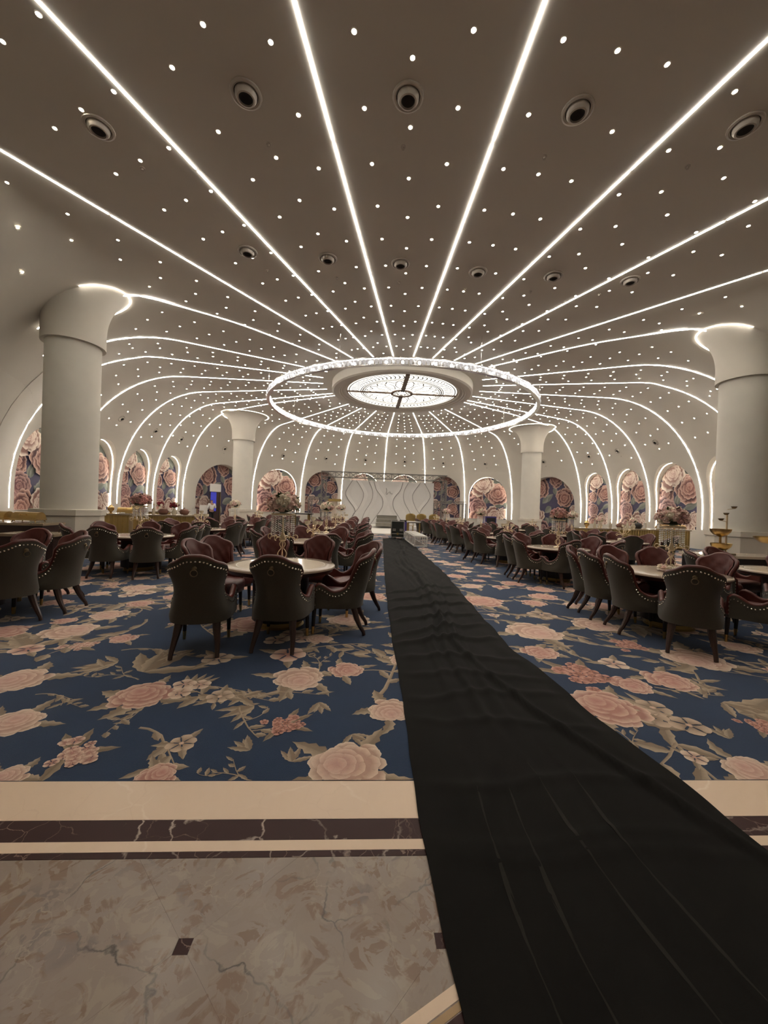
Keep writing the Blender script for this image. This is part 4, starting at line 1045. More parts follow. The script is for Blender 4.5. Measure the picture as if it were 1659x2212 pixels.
# ------------------------------------------------------------------ round table
def make_table():
    root = thing('round_table', 'x', 'table'); R = 0.65
    mb = MB(); mb.lathe([(0.0, 0.725), (0.515, 0.725)], 64); mb.build('table_top', 'table_marble', root, smooth=False)
    mb = MB(); mb.lathe([(0.515, 0.7252), (0.528, 0.7252)], 64); mb.build('inlay', 'table_inlay', root, smooth=False)
    mb = MB(); mb.lathe([(0.528, 0.725), (R-0.008, 0.725), (R, 0.717), (R, 0.70)], 64); mb.build('outer_band', 'table_band', root, angle=50)
    mb = MB(); mb.lathe([(R, 0.70), (R-0.015, 0.695), (R-0.03, 0.655), (0.30, 0.645)], 64); mb.build('apron', 'dark_wood', root, angle=30)
    mb = MB(); mb.lathe([(0.34, 0.65), (0.33, 0.60), (0.33, 0.08), (0.27, 0.075)], 40); mb.build('pedestal', 'black_wood', root, angle=30)
    mb = MB(); mb.lathe([(0.27, 0.08), (0.27, 0.02), (0.29, 0.0)], 40, cap1=False); mb.build('foot_ring', 'gold_paint', root, angle=30)
    return root
table0 = make_table(); tused = [False]
def place_table(x, y, label):
    o = table0 if not tused[0] else copy_tree(table0); tused[0] = True
    o.location = (x, y, 0.016); o.rotation_euler = (0, 0, random.uniform(0, 6)); return tag(o, label, 'table', 'round marble tables')

# ------------------------------------------------------------------ centrepieces
def rose_mesh(name, m, seed):
    random.seed(seed); mb = MB()
    for ring, (cnt, r, tilt, h) in enumerate(((6, 1.0, 0.9, -0.25), (5, 0.75, 0.5, 0.1), (4, 0.45, 0.2, 0.35))):
        for j in range(cnt):
            a = 2*PI*j/cnt+ring*0.5; hw = PI/cnt*1.3; pts = []
            for (fr, zz) in ((0.15, -0.3), (0.75*r, h), (1.0*r, h+0.28*(1-tilt))):
                for t in (-1, 0, 1): th = a+hw*t*(0.9 if t else 1); q = fr*(1 if t == 0 else 0.9); pts.append((q*math.cos(th), q*math.sin(th), zz-0.08*abs(t)))
            mb.add(pts, [(0, 1, 4, 3), (1, 2, 5, 4), (3, 4, 7, 6), (4, 5, 8, 7)])
    mb.lathe([(0.0, 0.6), (0.25, 0.5), (0.42, 0.2), (0.3, -0.2)], 6)
    return shared(name, mb, m)
ROSE = {m: rose_mesh('rose', m, i) for i, m in enumerate(('rose_pink', 'rose_blush', 'rose_cream', 'rose_dusty', 'rose_red'))}
lfm = MB(); lfm.add([(0, 0, 0), (0.4, 0.28, 0.06), (1.0, 0.0, -0.05), (0.4, -0.28, 0.06), (0.45, 0, 0.0)], [(0, 4, 1), (1, 4, 2), (0, 3, 4), (3, 2, 4)]); ME_LEAF = shared('leaf', lfm, 'leaf_green')
def bouquet(root, c, R, pal, nfl, nleaf, flat=0.85, rr=0.27, seed=0, down=-0.35):
    random.seed(seed); rv = Vector(c)
    for i in range(nfl):
        zf = 1-(1-down)*(i+0.5)/nfl; a = i*2.39996+seed; s = math.sqrt(max(0, 1-zf*zf)); d = Vector((s*math.cos(a), s*math.sin(a), zf))
        p = rv+Vector((d.x*R, d.y*R, d.z*R*flat))*random.uniform(0.84, 1.0)
        inst('rose', ROSE[random.choice(pal)], root, p, d.to_track_quat('Z', 'Y').to_euler(), R*rr*random.uniform(0.85, 1.2))
    for i in range(nleaf):
        a = random.uniform(0, 6.28); zf = random.uniform(-0.6, 0.8); s = math.sqrt(1-zf*zf); d = Vector((s*math.cos(a), s*math.sin(a), zf))
        p = rv+Vector((d.x*R, d.y*R, d.z*R*flat))*0.85; q = d.to_track_quat('X', 'Z').to_euler(); inst('leaf', ME_LEAF, root, p, (q.x+random.uniform(-.5, .5), q.y, q.z), R*0.42)
    mb = MB(); mb.lathe([(0.0, -0.7), (0.55, -0.5), (0.75, 0.0), (0.55, 0.5), (0.0, 0.72)], 10); mb.v = [(x*R*0.95+c[0], y*R*0.95+c[1], z*R*flat+c[2]) for x, y, z in mb.v]; mb.build('foliage_core', 'leaf_green', root)
def cage_stem(root, z0, h, m, k=1.0):
    mb = MB()
    for j in range(6):
        a = 2*PI*j/6; pts = []
        for t in np.linspace(0, 1, 13):
            r = (0.008+0.052*math.sin(PI*min(1, t/0.62))**1.0 if t < 0.62 else 0.008+0.030*math.sin(PI*(t-0.62)/0.38))*k; pts.append((r*math.cos(a+t*0.5), r*math.sin(a+t*0.5), z0+h*t))
        mb.tube(pts, 0.0045*k, 5)
    mb.build('cage_stem', m, root)
def scrolls(root, z0, n, reach, m):
    for j in range(n):
        a = 2*PI*j/n+0.3; mb = MB(); pts = []
        for t in np.linspace(0, 1, 10): pts.append((0.015+(reach-0.05)*t, z0+0.03*math.sin(PI*t)+0.02*t))
        cx, cz = reach-0.035, z0+0.045
        for t in np.linspace(0, 1, 12): r = 0.04*(1-0.6*t); an = -0.6+5.2*t; pts.append((cx+r*math.cos(an-PI/2+0.6)+0.0, cz-0.005+r*math.sin(an-PI/2+0.6)-0.0))
        mb.tube([(r*math.cos(a), r*math.sin(a), z) for r, z in pts], 0.006, 5); mb.build('scroll_arm', m, root)
def flower_stand(x, y, label, pal, seed, nfl=44, detail=True, wreath=None, z=0.741):
    root = thing('flower_stand', label, 'centrepiece', (x, y, z), random.uniform(0, 6), 'tall flower centrepieces')
    mb = MB(); mb.lathe([(0.085, 0.0), (0.085, 0.012), (0.05, 0.022), (0.015, 0.04), (0.012, 0.06)], 20, cap0=True); mb.build('base', 'champagne', root)
    cage_stem(root, 0.05, 0.24, 'champagne')
    mb = MB(); mb.lathe([(0.035, 0.285), (0.042, 0.295), (0.042, 0.305), (0.012, 0.40), (0.006, 0.58)], 16); mb.build('spire', 'champagne', root)
    if detail: scrolls(root, 0.30, 4, 0.20, 'champagne')
    mb = MB(); mb.lathe([(0.14, 0.60), (0.145, 0.605), (0.145, 0.62), (0.05, 0.625)], 28); mb.build('crystal_hoop', 'champagne', root)
    for j in range(18):                                          # hanging strands of beads
        a = 2*PI*j/18; mb = MB(); rj = 0.135; nb = 9 if j % 2 else 11
        for b in range(nb):
            zc = 0.595-0.024*b; cx, cy = rj*math.cos(a), rj*math.sin(a); r = 0.013
            mb.add([(cx+r, cy, zc), (cx, cy+r, zc), (cx-r, cy, zc), (cx, cy-r, zc), (cx, cy, zc+0.010), (cx, cy, zc-0.010)], [(0, 1, 4), (1, 2, 4), (2, 3, 4), (3, 0, 4), (1, 0, 5), (2, 1, 5), (3, 2, 5), (0, 3, 5)])
        mb.build('bead_strand', 'bead', root, smooth=False)
    bouquet(root, (0, 0, 0.725), 0.185, pal, nfl, 30 if detail else 10, 0.80, 0.30, seed)
    if wreath: 
        for j in range(12): a = 2*PI*j/12; inst('rose', ROSE['rose_cream' if j % 3 else 'rose_blush'], root, (0.12*math.cos(a), 0.12*math.sin(a), 0.058), (0.5*math.sin(a)*-1, 0.5*math.cos(a), 0), 0.055)
    return root
def candelabra(x, y, label, wreath=False, z=0.741):
    root = thing('candelabra', label, 'candelabra', (x, y, z), random.uniform(0, 6), 'gold candelabra')
    mb = MB(); mb.lathe([(0.075, 0.0), (0.075, 0.012), (0.04, 0.022), (0.012, 0.05), (0.011, 0.30), (0.02, 0.315), (0.0, 0.34)], 16, cap0=True); mb.build('stem', 'champagne', root)
    cage_stem(root, 0.04, 0.2, 'champagne', 0.7); scrolls(root, 0.17, 4, 0.19, 'champagne')
    for j in range(6):
        a = 2*PI*j/5; r, zc = (0.15, 0.33) if j < 5 else (0.0, 0.42)
        mb = MB(); mb.tube([(0.01*math.cos(a), 0.01*math.sin(a), 0.24), (r*0.6*math.cos(a), r*0.6*math.sin(a), 0.25 if j < 5 else 0.33), (r*math.cos(a), r*math.sin(a), zc)], 0.006, 5); arm = mb.build('arm', 'champagne', root)
        mb = MB(); mb.lathe([(0.012, 0.0), (0.045, 0.02), (0.055, 0.055), (0.048, 0.085)], 12, (r*math.cos(a), r*math.sin(a), zc)); mb.build('glass_cup', 'candle_glass', arm)
    if wreath:
        for j in range(12): a = 2*PI*j/12; inst('rose', ROSE['rose_cream'], root, (0.11*math.cos(a), 0.11*math.sin(a), 0.062), (-0.5*math.sin(a), 0.5*math.cos(a), 0), 0.06)
    return root

# ------------------------------------------------------------------ table layout
SEAT = ['right', 'back right', 'back', 'back left', 'left', 'front left', 'front', 'front right']
def around(x, y, angs, tl, seed, rad=None):
    random.seed(seed); seen = set()
    for k, a in enumerate(angs):
        r = 0.86+random.uniform(-0.06, 0.10)
        if isinstance(a, tuple):
            cx, cy = a[0], a[1]; face = math.radians(a[2]); a = math.degrees(math.atan2(cy-y, cx-x))
        else:
            cx, cy = x+r*math.cos(math.radians(a)), y+r*math.sin(math.radians(a)); face = math.radians(a)+PI/2+random.uniform(-0.14, 0.14)
        si = int(round((a % 360)/45)) % 8
        while si in seen: si = (si+1) % 8
        seen.add(si)
        place_chair(cx, cy, face, 'maroon and grey wing chair, %s seat of %s' % (SEAT[si], tl), 'wing chairs around the tables')
std = lambda o: [o+45*k for k in range(8)]
FLP = {'pink': ['rose_pink', 'rose_blush', 'rose_blush', 'rose_cream'], 'cream': ['rose_cream', 'rose_cream', 'rose_blush'], 'dusty': ['rose_dusty', 'rose_dusty', 'rose_blush', 'rose_pink'], 'blush': ['rose_blush', 'rose_cream', 'rose_blush', 'rose_dusty']}
LAY = [  # x, y, seat angles, description, centrepiece
    (-2.58, -13.54, [(-3.18, -14.36, 11), (-2.42, -14.21, -4), (-1.87, -13.72, 86), (-1.72, -12.9, 128), (-2.35, -12.13, 173), (-3.0, -12.15, 196), (-3.52, -12.75, 232), (-3.5, -13.2, 258)], 'front table left of runner', ('F', 'pink', True, False)),
    (-2.66, -10.10, std(20), 'second table left of runner', ('C', False)),
    (-2.66, -7.25, std(24), 'third table left of runner', ('F', 'cream', False, False)),
    (-2.62, -4.40, std(18), 'fourth table left of runner', ('C', False)),
    (-2.60, -1.55, std(24), 'fifth table left of runner', ('F', 'cream', False, False)),
    (-2.60, 1.30, std(20), 'sixth table left of runner', ('C', False)),
    (-2.60, 4.10, std(22), 'seventh table left of runner', None),
    (2.58, -13.30, [(2.08, -14.20, -38), (1.95, -13.60, -100), (1.95, -12.98, -98), 305, 20, 62, 95, 130], 'front table right of runner', ('F', 'blush', True, True)),
    (2.72, -9.98, [(2.42, -10.62, 20), (2.02, -10.27, -96), (2.04, -9.68, -102), 300, 340, 25, 70, 110], 'second table right of runner', ('F', 'dusty', True, False)),
    (2.68, -7.10, std(22), 'third table right of runner', ('C', True)),
    (2.68, -4.44, std(20), 'fourth table right of runner', ('F', 'blush', False, False)),
    (2.64, -1.50, std(24), 'fifth table right of runner', ('C', False)),
    (2.64, 1.30, std(20), 'sixth table right of runner', ('F', 'pink', False, False)),
    (2.64, 4.10, std(22), 'seventh table right of runner', ('C', False)),
    (-6.40, -13.35, [(-5.72, -13.66, 66), (-5.62, -13.14, 93), 60, 100, 150, 200, 245, 290], 'first table in outer left row', None),
    (-6.30, -9.95, [(-6.42, -10.73, 6), (-5.72, -10.72, 26), 352, 30, 70, 112, 160, 210], 'second table in outer left row', ('F', 'dusty', True, False)),
    (-6.20, -7.15, std(22), 'third table in outer left row', ('C', True)),
    (-6.20, -4.33, std(24), 'fourth table in outer left row', ('F', 'cream', False, False)),
    (-6.15, -1.45, std(20), 'fifth table in outer left row', ('C', False)),
    (-6.10, 1.40, std(22), 'sixth table in outer left row', None),
    (4.75, -12.95, [222, 268, 45, 92, 138, 314], 'first table in outer right row', None),
    (6.12, -7.24, std(22), 'third table in outer right row', ('C', True)),
    (5.95, -4.70, std(22), 'fourth table in outer right row', ('F', 'cream', False, False)),
    (6.05, -1.20, std(20), 'fifth table in outer right row', ('C', True)),
    (6.05, 1.60, std(22), 'sixth table in outer right row', None),
]
for i, (x, y, angs, tl, cp_) in enumerate(LAY):
    place_table(x, y, 'round marble topped table, %s' % tl.replace('front table', 'front one').replace(' table', ' one'))
    around(x, y, angs, tl, 300+i)
    if cp_ and cp_[0] == 'F': flower_stand(x, y, 'flower ball on crystal strands, standing on %s' % tl, FLP[cp_[1]], i+1, 46 if cp_[2] else 26, cp_[2], cp_[3])
    elif cp_: candelabra(x, y, 'gold candelabra with glass cups on %s' % tl, cp_[1])

# ------------------------------------------------------------------ buffet counters and what stands on them
def counter(x0, y0, x1, y1, label, h=0.95, depth=0.75, flutes=True, top='counter_top', body='gold_paint'):
    a = math.atan2(y1-y0, x1-x0); L = math.hypot(x1-x0, y1-y0); root = thing('buffet_counter', label, 'counter', ((x0+x1)/2, (y0+y1)/2, 0.0155), a, 'buffet counters')
    mb = MB(); mb.box((0, 0, (h-0.05)/2), (L-0.08, depth-0.1, h-0.05)); mb.build('body', body, root, smooth=False)
    mb = MB(); mb.box((0, 0, h-0.025), (L, depth, 0.05)); mb.build('worktop', top, root, smooth=False)
    if flutes:
        f = MB(); f.tube([(0, 0, 0.06), (0, 0, h-0.055)], 0.03, 6); me = shared('flute', f, body); n = int(L/0.16)
        for s in (-1, 1):
            for k in range(n): inst('flute', me, root, (-L/2+0.1+(L-0.2)*k/max(1, n-1), s*(depth/2-0.045), 0))
    mb = MB(); mb.box((0, 0, 0.03), (L-0.04, depth-0.04, 0.06)); mb.build('kickboard', 'dark_wood', root, smooth=False)
    return root, a, L
def on_top(r, u, v=0.0):
    root, a, L = r; c = root.location; return (c.x+math.cos(a)*u-math.sin(a)*v, c.y+math.sin(a)*u+math.cos(a)*v)
def chafing(x, y, z, rz, label):
    root = thing('chafing_dish', label, 'chafing dish', (x, y, z), rz, 'chafing dishes')
    mb = MB(); mb.box((0, 0, 0.07), (0.52, 0.36, 0.04)); mb.build('pan', 'gold', root, smooth=False)
    mb = MB(); rows_ = []
    for t in np.linspace(0, PI, 11): rows_.append([(xx, -0.17*math.cos(t), 0.09+0.15*math.sin(t)) for xx in (-0.25, -0.23, 0.23, 0.25)])
    mb.grid(rows_)
    for xx in (-0.25, 0.25): mb.add([(xx, -0.17*math.cos(t), 0.09+0.15*math.sin(t)) for t in np.linspace(0, PI, 11)], [tuple(range(11))])
    lid = mb.build('roll_lid', 'brass', root, angle=30)
    mb = MB(); mb.tube([(-0.06, -0.15, 0.17), (-0.06, -0.19, 0.19), (0.06, -0.19, 0.19), (0.06, -0.15, 0.17)], 0.01, 6); mb.build('handle', 'gold', lid)
    for sx in (-1, 1):
        for sy in (-1, 1): mb = MB(); mb.tube([(0.22*sx, 0.14*sy, 0.06), (0.24*sx, 0.16*sy, 0.006)], 0.012, 6); mb.build('leg', 'gold', root)
    return root
def lathe_thing(name, label, cat, loc, parts, group=None, rz=0):
    root = thing(name, label, cat, loc, rz, group)
    for pn, prof, m, n in parts: mb = MB(); mb.lathe(prof, n); mb.build(pn, m, root, angle=35)
    return root
def pot(x, y, z, label, m='clay', s=1.0):
    root = lathe_thing('cooking_pot', label, 'pot', (x, y, z), [('bowl', [(0.0, 0.0), (0.12*s, 0.01*s), (0.17*s, 0.08*s), (0.165*s, 0.16*s), (0.14*s, 0.19*s)], m, 18), ('lid', [(0.155*s, 0.19*s), (0.13*s, 0.225*s), (0.05*s, 0.25*s), (0.022*s, 0.255*s), (0.028*s, 0.285*s), (0.0, 0.295*s)], m, 18)], 'pots on the buffet')
    for sg in (-1, 1): mb = MB(); mb.tube([(0.16*s*sg, -0.03*s, 0.12*s), (0.21*s*sg, -0.02*s, 0.14*s), (0.21*s*sg, 0.02*s, 0.14*s), (0.16*s*sg, 0.03*s, 0.12*s)], 0.011*s, 6); mb.build('handle', m, root)
    return root
def vase(x, y, z, label, fm, s=1.0, m='clay', seed=0):
    root = lathe_thing('vase', label, 'vase', (x, y, z), [('body', [(0.0, 0.0), (0.06*s, 0.0), (0.085*s, 0.08*s), (0.05*s, 0.17*s), (0.055*s, 0.21*s)], m, 16)], 'vases on the buffet')
    if fm: bouquet(root, (0, 0, 0.30*s), 0.13*s, fm, 12, 8, 0.9, 0.42, seed)
    return root
def bottle(x, y, z, label, m, s=1.0): return lathe_thing('bottle', label, 'bottle', (x, y, z), [('body', [(0.0, 0.0), (0.05*s, 0.0), (0.055*s, 0.02*s), (0.052*s, 0.18*s), (0.02*s, 0.26*s), (0.018*s, 0.33*s)], m, 14), ('cap', [(0.02*s, 0.33*s), (0.022*s, 0.335*s), (0.022*s, 0.37*s), (0.0, 0.375*s)], 'brass', 14)], 'bottles on the buffet')
def sign(x, y, z, rz, label, w_=0.16, h=0.26):
    root = thing('menu_sign', label, 'sign', (x, y, z), rz, 'menu signs on the buffet')
    mb = MB(); mb.box((0, 0, h/2+0.015), (w_, 0.012, h)); mb.build('card', 'paper', root, smooth=False)
    mb = MB(); mb.box((0, 0, 0.008), (w_*0.9, 0.07, 0.016)); mb.build('base', 'gold', root, smooth=False)
    mb = MB(); mb.box((w_/2+0.008, 0, h/2+0.015), (0.016, 0.02, h)); mb.build('edge_strip', 'brass', root, smooth=False)
    return root
BZ = 0.0157+0.95
L1 = counter(-12.6, -3.9, -10.4, -3.2, 'gold fluted buffet counter on the left, nearest the near column')
L2 = counter(-10.2, -3.25, -8.2, -2.55, 'gold fluted buffet counter on the left with copper pots')
L3 = counter(-13.4, 1.3, -11.6, 2.2, 'gold buffet counter further back along the left wall')
R1c = counter(7.6, -2.4, 9.5, -1.7, 'gold fluted buffet counter on the right, left end by the far column')
R2c = counter(9.7, -1.65, 11.7, -1.0, 'gold fluted buffet counter on the right holding pots')
R3c = counter(11.9, -0.95, 13.9, -0.4, 'gold buffet counter on the right under the chafing dishes')
k_ = 0
for r, side, items in ((L1, 'left', 'vSpgc'), (L2, 'left', 'pbpvpS'), (L3, 'left', 'cv'), (R1c, 'right', 'gbvb'), (R2c, 'right', 'pbvPS'), (R3c, 'right', 'Scgc')):
    n = len(items)
    for j, it in enumerate(items):
        u = -r[2]/2+r[2]*(j+0.5)/n; x, y = on_top(r, u, random.uniform(-0.1, 0.1)); nm = ORD[j]; what = r[0]['label'].split('counter ')[1]; what = ' '.join(what.split()[:6]); k_ += 1
        if it == 'p': pot(x, y, BZ, 'lidded clay pot, %s item along counter %s' % (nm, what))
        elif it == 'P': pot(x, y, BZ, 'black iron pot, %s item along counter %s' % (nm, what), 'iron_pot', 1.1)
        elif it == 'c': chafing(x, y, BZ, r[1], 'gold chafing dish, %s item along counter %s' % (nm, what))
        elif it == 'v': vase(x, y, BZ, 'vase of flowers, %s item along counter %s' % (nm, what), ['rose_red', 'rose_cream'] if side == 'left' else ['rose_cream', 'rose_blush'], 1.2, 'candle_glass', k_)
        elif it == 'b': bottle(x, y, BZ, 'pale bottle, %s item along counter %s' % (nm, what), 'candle_glass', 1.1)
        elif it == 'g': lathe_thing('gold_urn', 'gold urn, %s item along counter %s' % (nm, what), 'urn', (x, y, BZ), [('body', [(0.0, 0.0), (0.08, 0.0), (0.03, 0.04), (0.10, 0.13), (0.11, 0.22), (0.07, 0.26)], 'gold', 18), ('lid', [(0.075, 0.26), (0.05, 0.30), (0.012, 0.32), (0.0, 0.34)], 'brass', 18)], 'urns on the buffet')
        elif it == 'S': sign(x, y, BZ, r[1], 'small white menu card, %s item along counter %s' % (nm, what))
# near-left stepped buffet
NL = counter(-10.3, -9.15, -8.8, -8.95, 'dark stepped buffet beside the near left column', 0.86, 0.8, False, 'counter_top', 'dark_wood')
chafing(-9.3, -9.05, 0.881, 0.1, 'gold chafing dish on the dark buffet by near left column')
chafing(-9.95, -9.1, 0.881, 0.1, 'gold chafing dish at the left end of the dark near buffet')
NL2 = counter(-8.75, -10.2, -7.75, -10.05, 'low dark serving table in front of near left column', 0.72, 0.7, False, 'counter_top', 'dark_wood')
# right serving table with tiered bowls
SR = counter(5.35, -10.55, 8.6, -10.75, 'marble topped black serving table beside the near right column', 0.74, 0.8, False, 'table_marble', 'black_wood')
def bowl_stand(x, y, z, label):
    root = thing('tiered_bowl_stand', label, 'bowl stand', (x, y, z))
    mb = MB(); mb.box((0, 0, 0.012), (0.34, 0.26, 0.024)); mb.build('base', 'brass_old', root, smooth=False)
    bp = [(0.02, 0.0), (0.05, 0.02), (0.12, 0.05), (0.17, 0.11), (0.185, 0.17), (0.178, 0.17), (0.16, 0.115), (0.10, 0.06), (0.0, 0.045)]
    for dx, z0 in ((-0.04, 0.06), (-0.06, 0.36)): mb = MB(); mb.lathe(bp, 28, (dx, 0, z0)); mb.build('bowl', 'brass', root, angle=50)
    mb = MB(); mb.tube([(-0.04, 0, 0.02), (-0.04, 0, 0.08)], 0.03, 10); mb.tube([(-0.06, 0, 0.2), (-0.06, 0, 0.38)], 0.022, 10); mb.build('stem', 'brass', root)
    mb = MB(); mb.tube([(0.07, 0, 0.02), (0.07, 0, 0.86)], 0.018, 10); mb.build('pole', 'champagne', root)
    for (dx, z0) in ((-0.06, 0.70), (0.05, 0.82), (0.22, 0.96)):
        mb = MB(); mb.lathe([(0.0, 0.0), (0.03, 0.01), (0.048, 0.035), (0.05, 0.05), (0.0, 0.045)], 16, (dx, 0, z0)); cup = mb.build('small_bowl', 'brass_old', root, angle=50)
        mb = MB(); mb.tube([(0.07, 0, z0-0.02), (dx, 0, z0+0.01)], 0.006, 6); mb.build('arm', 'champagne', cup)
    return root
bowl_stand(5.95, -10.6, 0.7565, 'brass tiered bowl stand on the marble serving table')
for k, xx in enumerate((7.0, 7.8)):
    lathe_thing('serving_bowl', 'wide brass serving bowl on marble table, %s one' % ('left' if k == 0 else 'right'), 'bowl', (xx, -10.65, 0.7565), [('foot', [(0.0, 0.0), (0.09, 0.0), (0.04, 0.03), (0.035, 0.24)], 'brass', 20), ('bowl', [(0.035, 0.24), (0.2, 0.27), (0.3, 0.36), (0.31, 0.40), (0.3, 0.40), (0.2, 0.29), (0.0, 0.27)], 'brass', 28)], 'brass serving bowls')

# ------------------------------------------------------------------ stage at the far wall
random.seed(5)
root = thing('stage_platform', 'low white stage platform in front of the backdrop', 'platform', (0, 0, 0.0155))
mb = MB(); mb.box((0.0, 7.0, 0.03), (2.2, 6.6, 0.06)); mb.build('front_deck', 'white_paint', root, smooth=False)
mb = MB(); mb.box((0.2, 11.9, 0.11), (8.0, 3.0, 0.22)); mb.build('rear_deck', 'white_paint', root, smooth=False)
root = thing('stage_backdrop', 'wide white backdrop wall with raised wavy edges', 'backdrop', (0.25, 12.35, 0.231))
BW, BH = 7.3, 3.47
mb = MB(); mb.box((0, 0, BH/2), (BW, 0.12, BH)); mb.build('board', 'white_board', root, smooth=False)
def wave(pts, n=40):
    P_ = np.array(pts, float); t = np.linspace(0, 1, len(P_)); tt = np.linspace(0, 1, n); out = []
    for v in tt:
        i = min(len(P_)-2, int(v*(len(P_)-1))); f = v*(len(P_)-1)-i; p0, p1, p2, p3 = P_[max(0, i-1)], P_[i], P_[i+1], P_[min(len(P_)-1, i+2)]
        out.append(0.5*((2*p1)+(-p0+p2)*f+(2*p0-5*p1+4*p2-p3)*f*f+(-p0+3*p1-3*p2+p3)*f**3))
    return out
waves = [[(-2.85, 3.47), (-3.35, 2.55), (-3.2, 2.0), (-2.65, 1.25), (-2.65, 0.8), (-3.25, 0.0)], [(-2.55, 3.47), (-2.05, 2.7), (-1.95, 2.2), (-2.25, 1.4), (-2.75, 0.7), (-2.9, 0.0)], [(-1.6, 3.47), (-1.25, 2.7), (-1.3, 1.9), (-1.85, 0.9), (-2.1, 0.0)], [(-1.15, 3.47), (-0.95, 2.8), (-0.45, 2.1), (-0.45, 1.4), (-0.95, 0.6), (-1.35, 0.0)]]
waves += [[(-x, z) for x, z in q] for q in waves]
for wv in waves:
    c_ = wave(wv); mb = MB(); sg = 1 if wv[0][0] < 0 else -1
    A_ = [(p[0], -0.062, p[1]) for p in c_]; B_ = [(p[0]+0.012, -0.10, p[1]) for p in c_]; C_ = [(p[0]+0.10*sg, -0.065, p[1]) for p in c_]; D_ = [(p[0]-0.005, -0.10, p[1]) for p in c_]
    mb.tube([(p[0], -0.085, p[1]) for p in c_], 0.022, 5); mb.build('wave_edge', 'board_edge', root)
    mb = MB(); mb.grid([D_, [(p[0]+0.32*sg, -0.063, p[1]) for p in c_]]); mb.build('wave_panel', 'white_board', root)
marks = MB()
for pts in ([(-0.16, 2.95), (-0.13, 2.75), (-0.17, 2.5), (-0.13, 2.42), (-0.06, 2.46), (0.0, 2.6)], [(0.08, 2.6), (0.12, 2.66), (0.17, 2.6), (0.14, 2.53), (0.2, 2.5)], [(0.26, 2.55), (0.30, 2.5), (0.28, 2.45)]):
    marks.tube([(x, -0.075, z) for x, z in pts], 0.018, 5)
marks.build('script_mark', 'board_edge', root)
def truss(mb, p0, p1, s=0.30, bays=8, tube=0.022, up=(0, 0, 1)):
    p0, p1 = Vector(p0), Vector(p1); t = (p1-p0).normalized(); u = Vector(up); u = (u-t*u.dot(t)).normalized(); v = t.cross(u); C4 = [(u*a+v*b)*s/2 for a, b in ((1, 1), (1, -1), (-1, -1), (-1, 1))]
    for c in C4: mb.tube([p0+c, p1+c], tube, 6)
    L = (p1-p0).length
    for k in range(bays):
        a, b = p0+t*L*k/bays, p0+t*L*(k+1)/bays
        for i in range(4):
            c, d = C4[i], C4[(i+1) % 4]; mb.tube([a+c, b+d], tube*0.5, 4); mb.tube([a+d, b+c], tube*0.5, 4)
            mb.tube([a+c, a+d], tube*0.6, 4)
root = thing('stage_truss', 'tall metal truss goalpost standing around the backdrop', 'truss', (0, 11.3, 0.0155))
mb = MB(); truss(mb, (-4.95, 0, 4.0), (4.7, 0, 4.0), 0.42, 18, 0.024); mb.build('top_beam', 'truss_metal', root)
for xx in (-4.75, 4.5): mb = MB(); truss(mb, (xx, 0, 0.0), (xx, 0, 3.78), 0.36, 8, 0.024, (0, 1, 0)); mb.build('leg', 'truss_metal', root)
for xx in (-4.4, 4.2): mb = MB(); mb.box((xx+0.05, -0.1, 3.72), (0.18, 0.18, 0.2)); mb.build('chain_hoist', 'black_plastic', root, smooth=False)
for sx, x0, x1 in ((-1, -5.45, -4.3), (1, 3.5, 5.6)):
    s_ = 'left' if sx < 0 else 'right'
    root = thing('truss_arch', 'low metal truss arch on the %s of the stage' % s_, 'truss', (0, 9.2, 0.0155), 0, 'low truss arches')
    for xx in (x0, x1): mb = MB(); truss(mb, (xx, 0, 0), (xx, 0, 2.05), 0.24, 6, 0.016, (0, 1, 0)); mb.build('leg', 'truss_metal', root)
    mb = MB(); truss(mb, (x0-0.1, 0, 2.1), (x1+0.1, 0, 2.1), 0.18, 6, 0.016); mb.build('top_beam', 'truss_metal', root)
root = thing('gilded_stand', 'gilded square pillar stand left of the white backdrop', 'stand', (-3.75, 9.4, 0.0155))
mb = MB(); mb.box((0, 0, 0.95), (0.34, 0.34, 1.9)); mb.build('shaft', 'seat_fabric', root, smooth=False)
mb = MB(); mb.box((0, 0, 1.99), (0.95, 0.5, 0.18)); mb.build('top_slab', 'gold_paint', root, smooth=False)
root = thing('gold_pedestal', 'tall gold legged pedestal table behind the second left table', 'pedestal', (-4.05, -3.0, 0.0155))
mb = MB(); mb.box((0, 0, 1.16), (0.85, 0.5, 0.04)); mb.build('top', 'black_wood', root, smooth=False)
for xx in (-0.28, 0.28):
    for yy in (-0.18, 0.18): mb = MB(); mb.box((xx, yy, 0.57), (0.05, 0.05, 1.14)); mb.build('leg', 'gold_paint', root, smooth=False)
root = thing('stage_steps', 'stack of grey wooden stage steps before the white backdrop', 'steps', (0.1, 10.3, 0.233))
for k, (d, z) in enumerate(((0.9, 0.0), (0.62, 0.27), (0.34, 0.54))):
    mb = MB(); mb.box((0, 0.45-d/2, z+0.115), (1.62-0.06*k, d, 0.23)); mb.build('riser', 'grey_wood', root, smooth=False)
    mb = MB(); mb.box((0, 0.45-d/2-0.01, z+0.25), (1.68-0.06*k, d+0.03, 0.035)); mb.build('tread', 'aluminium', root, smooth=False)
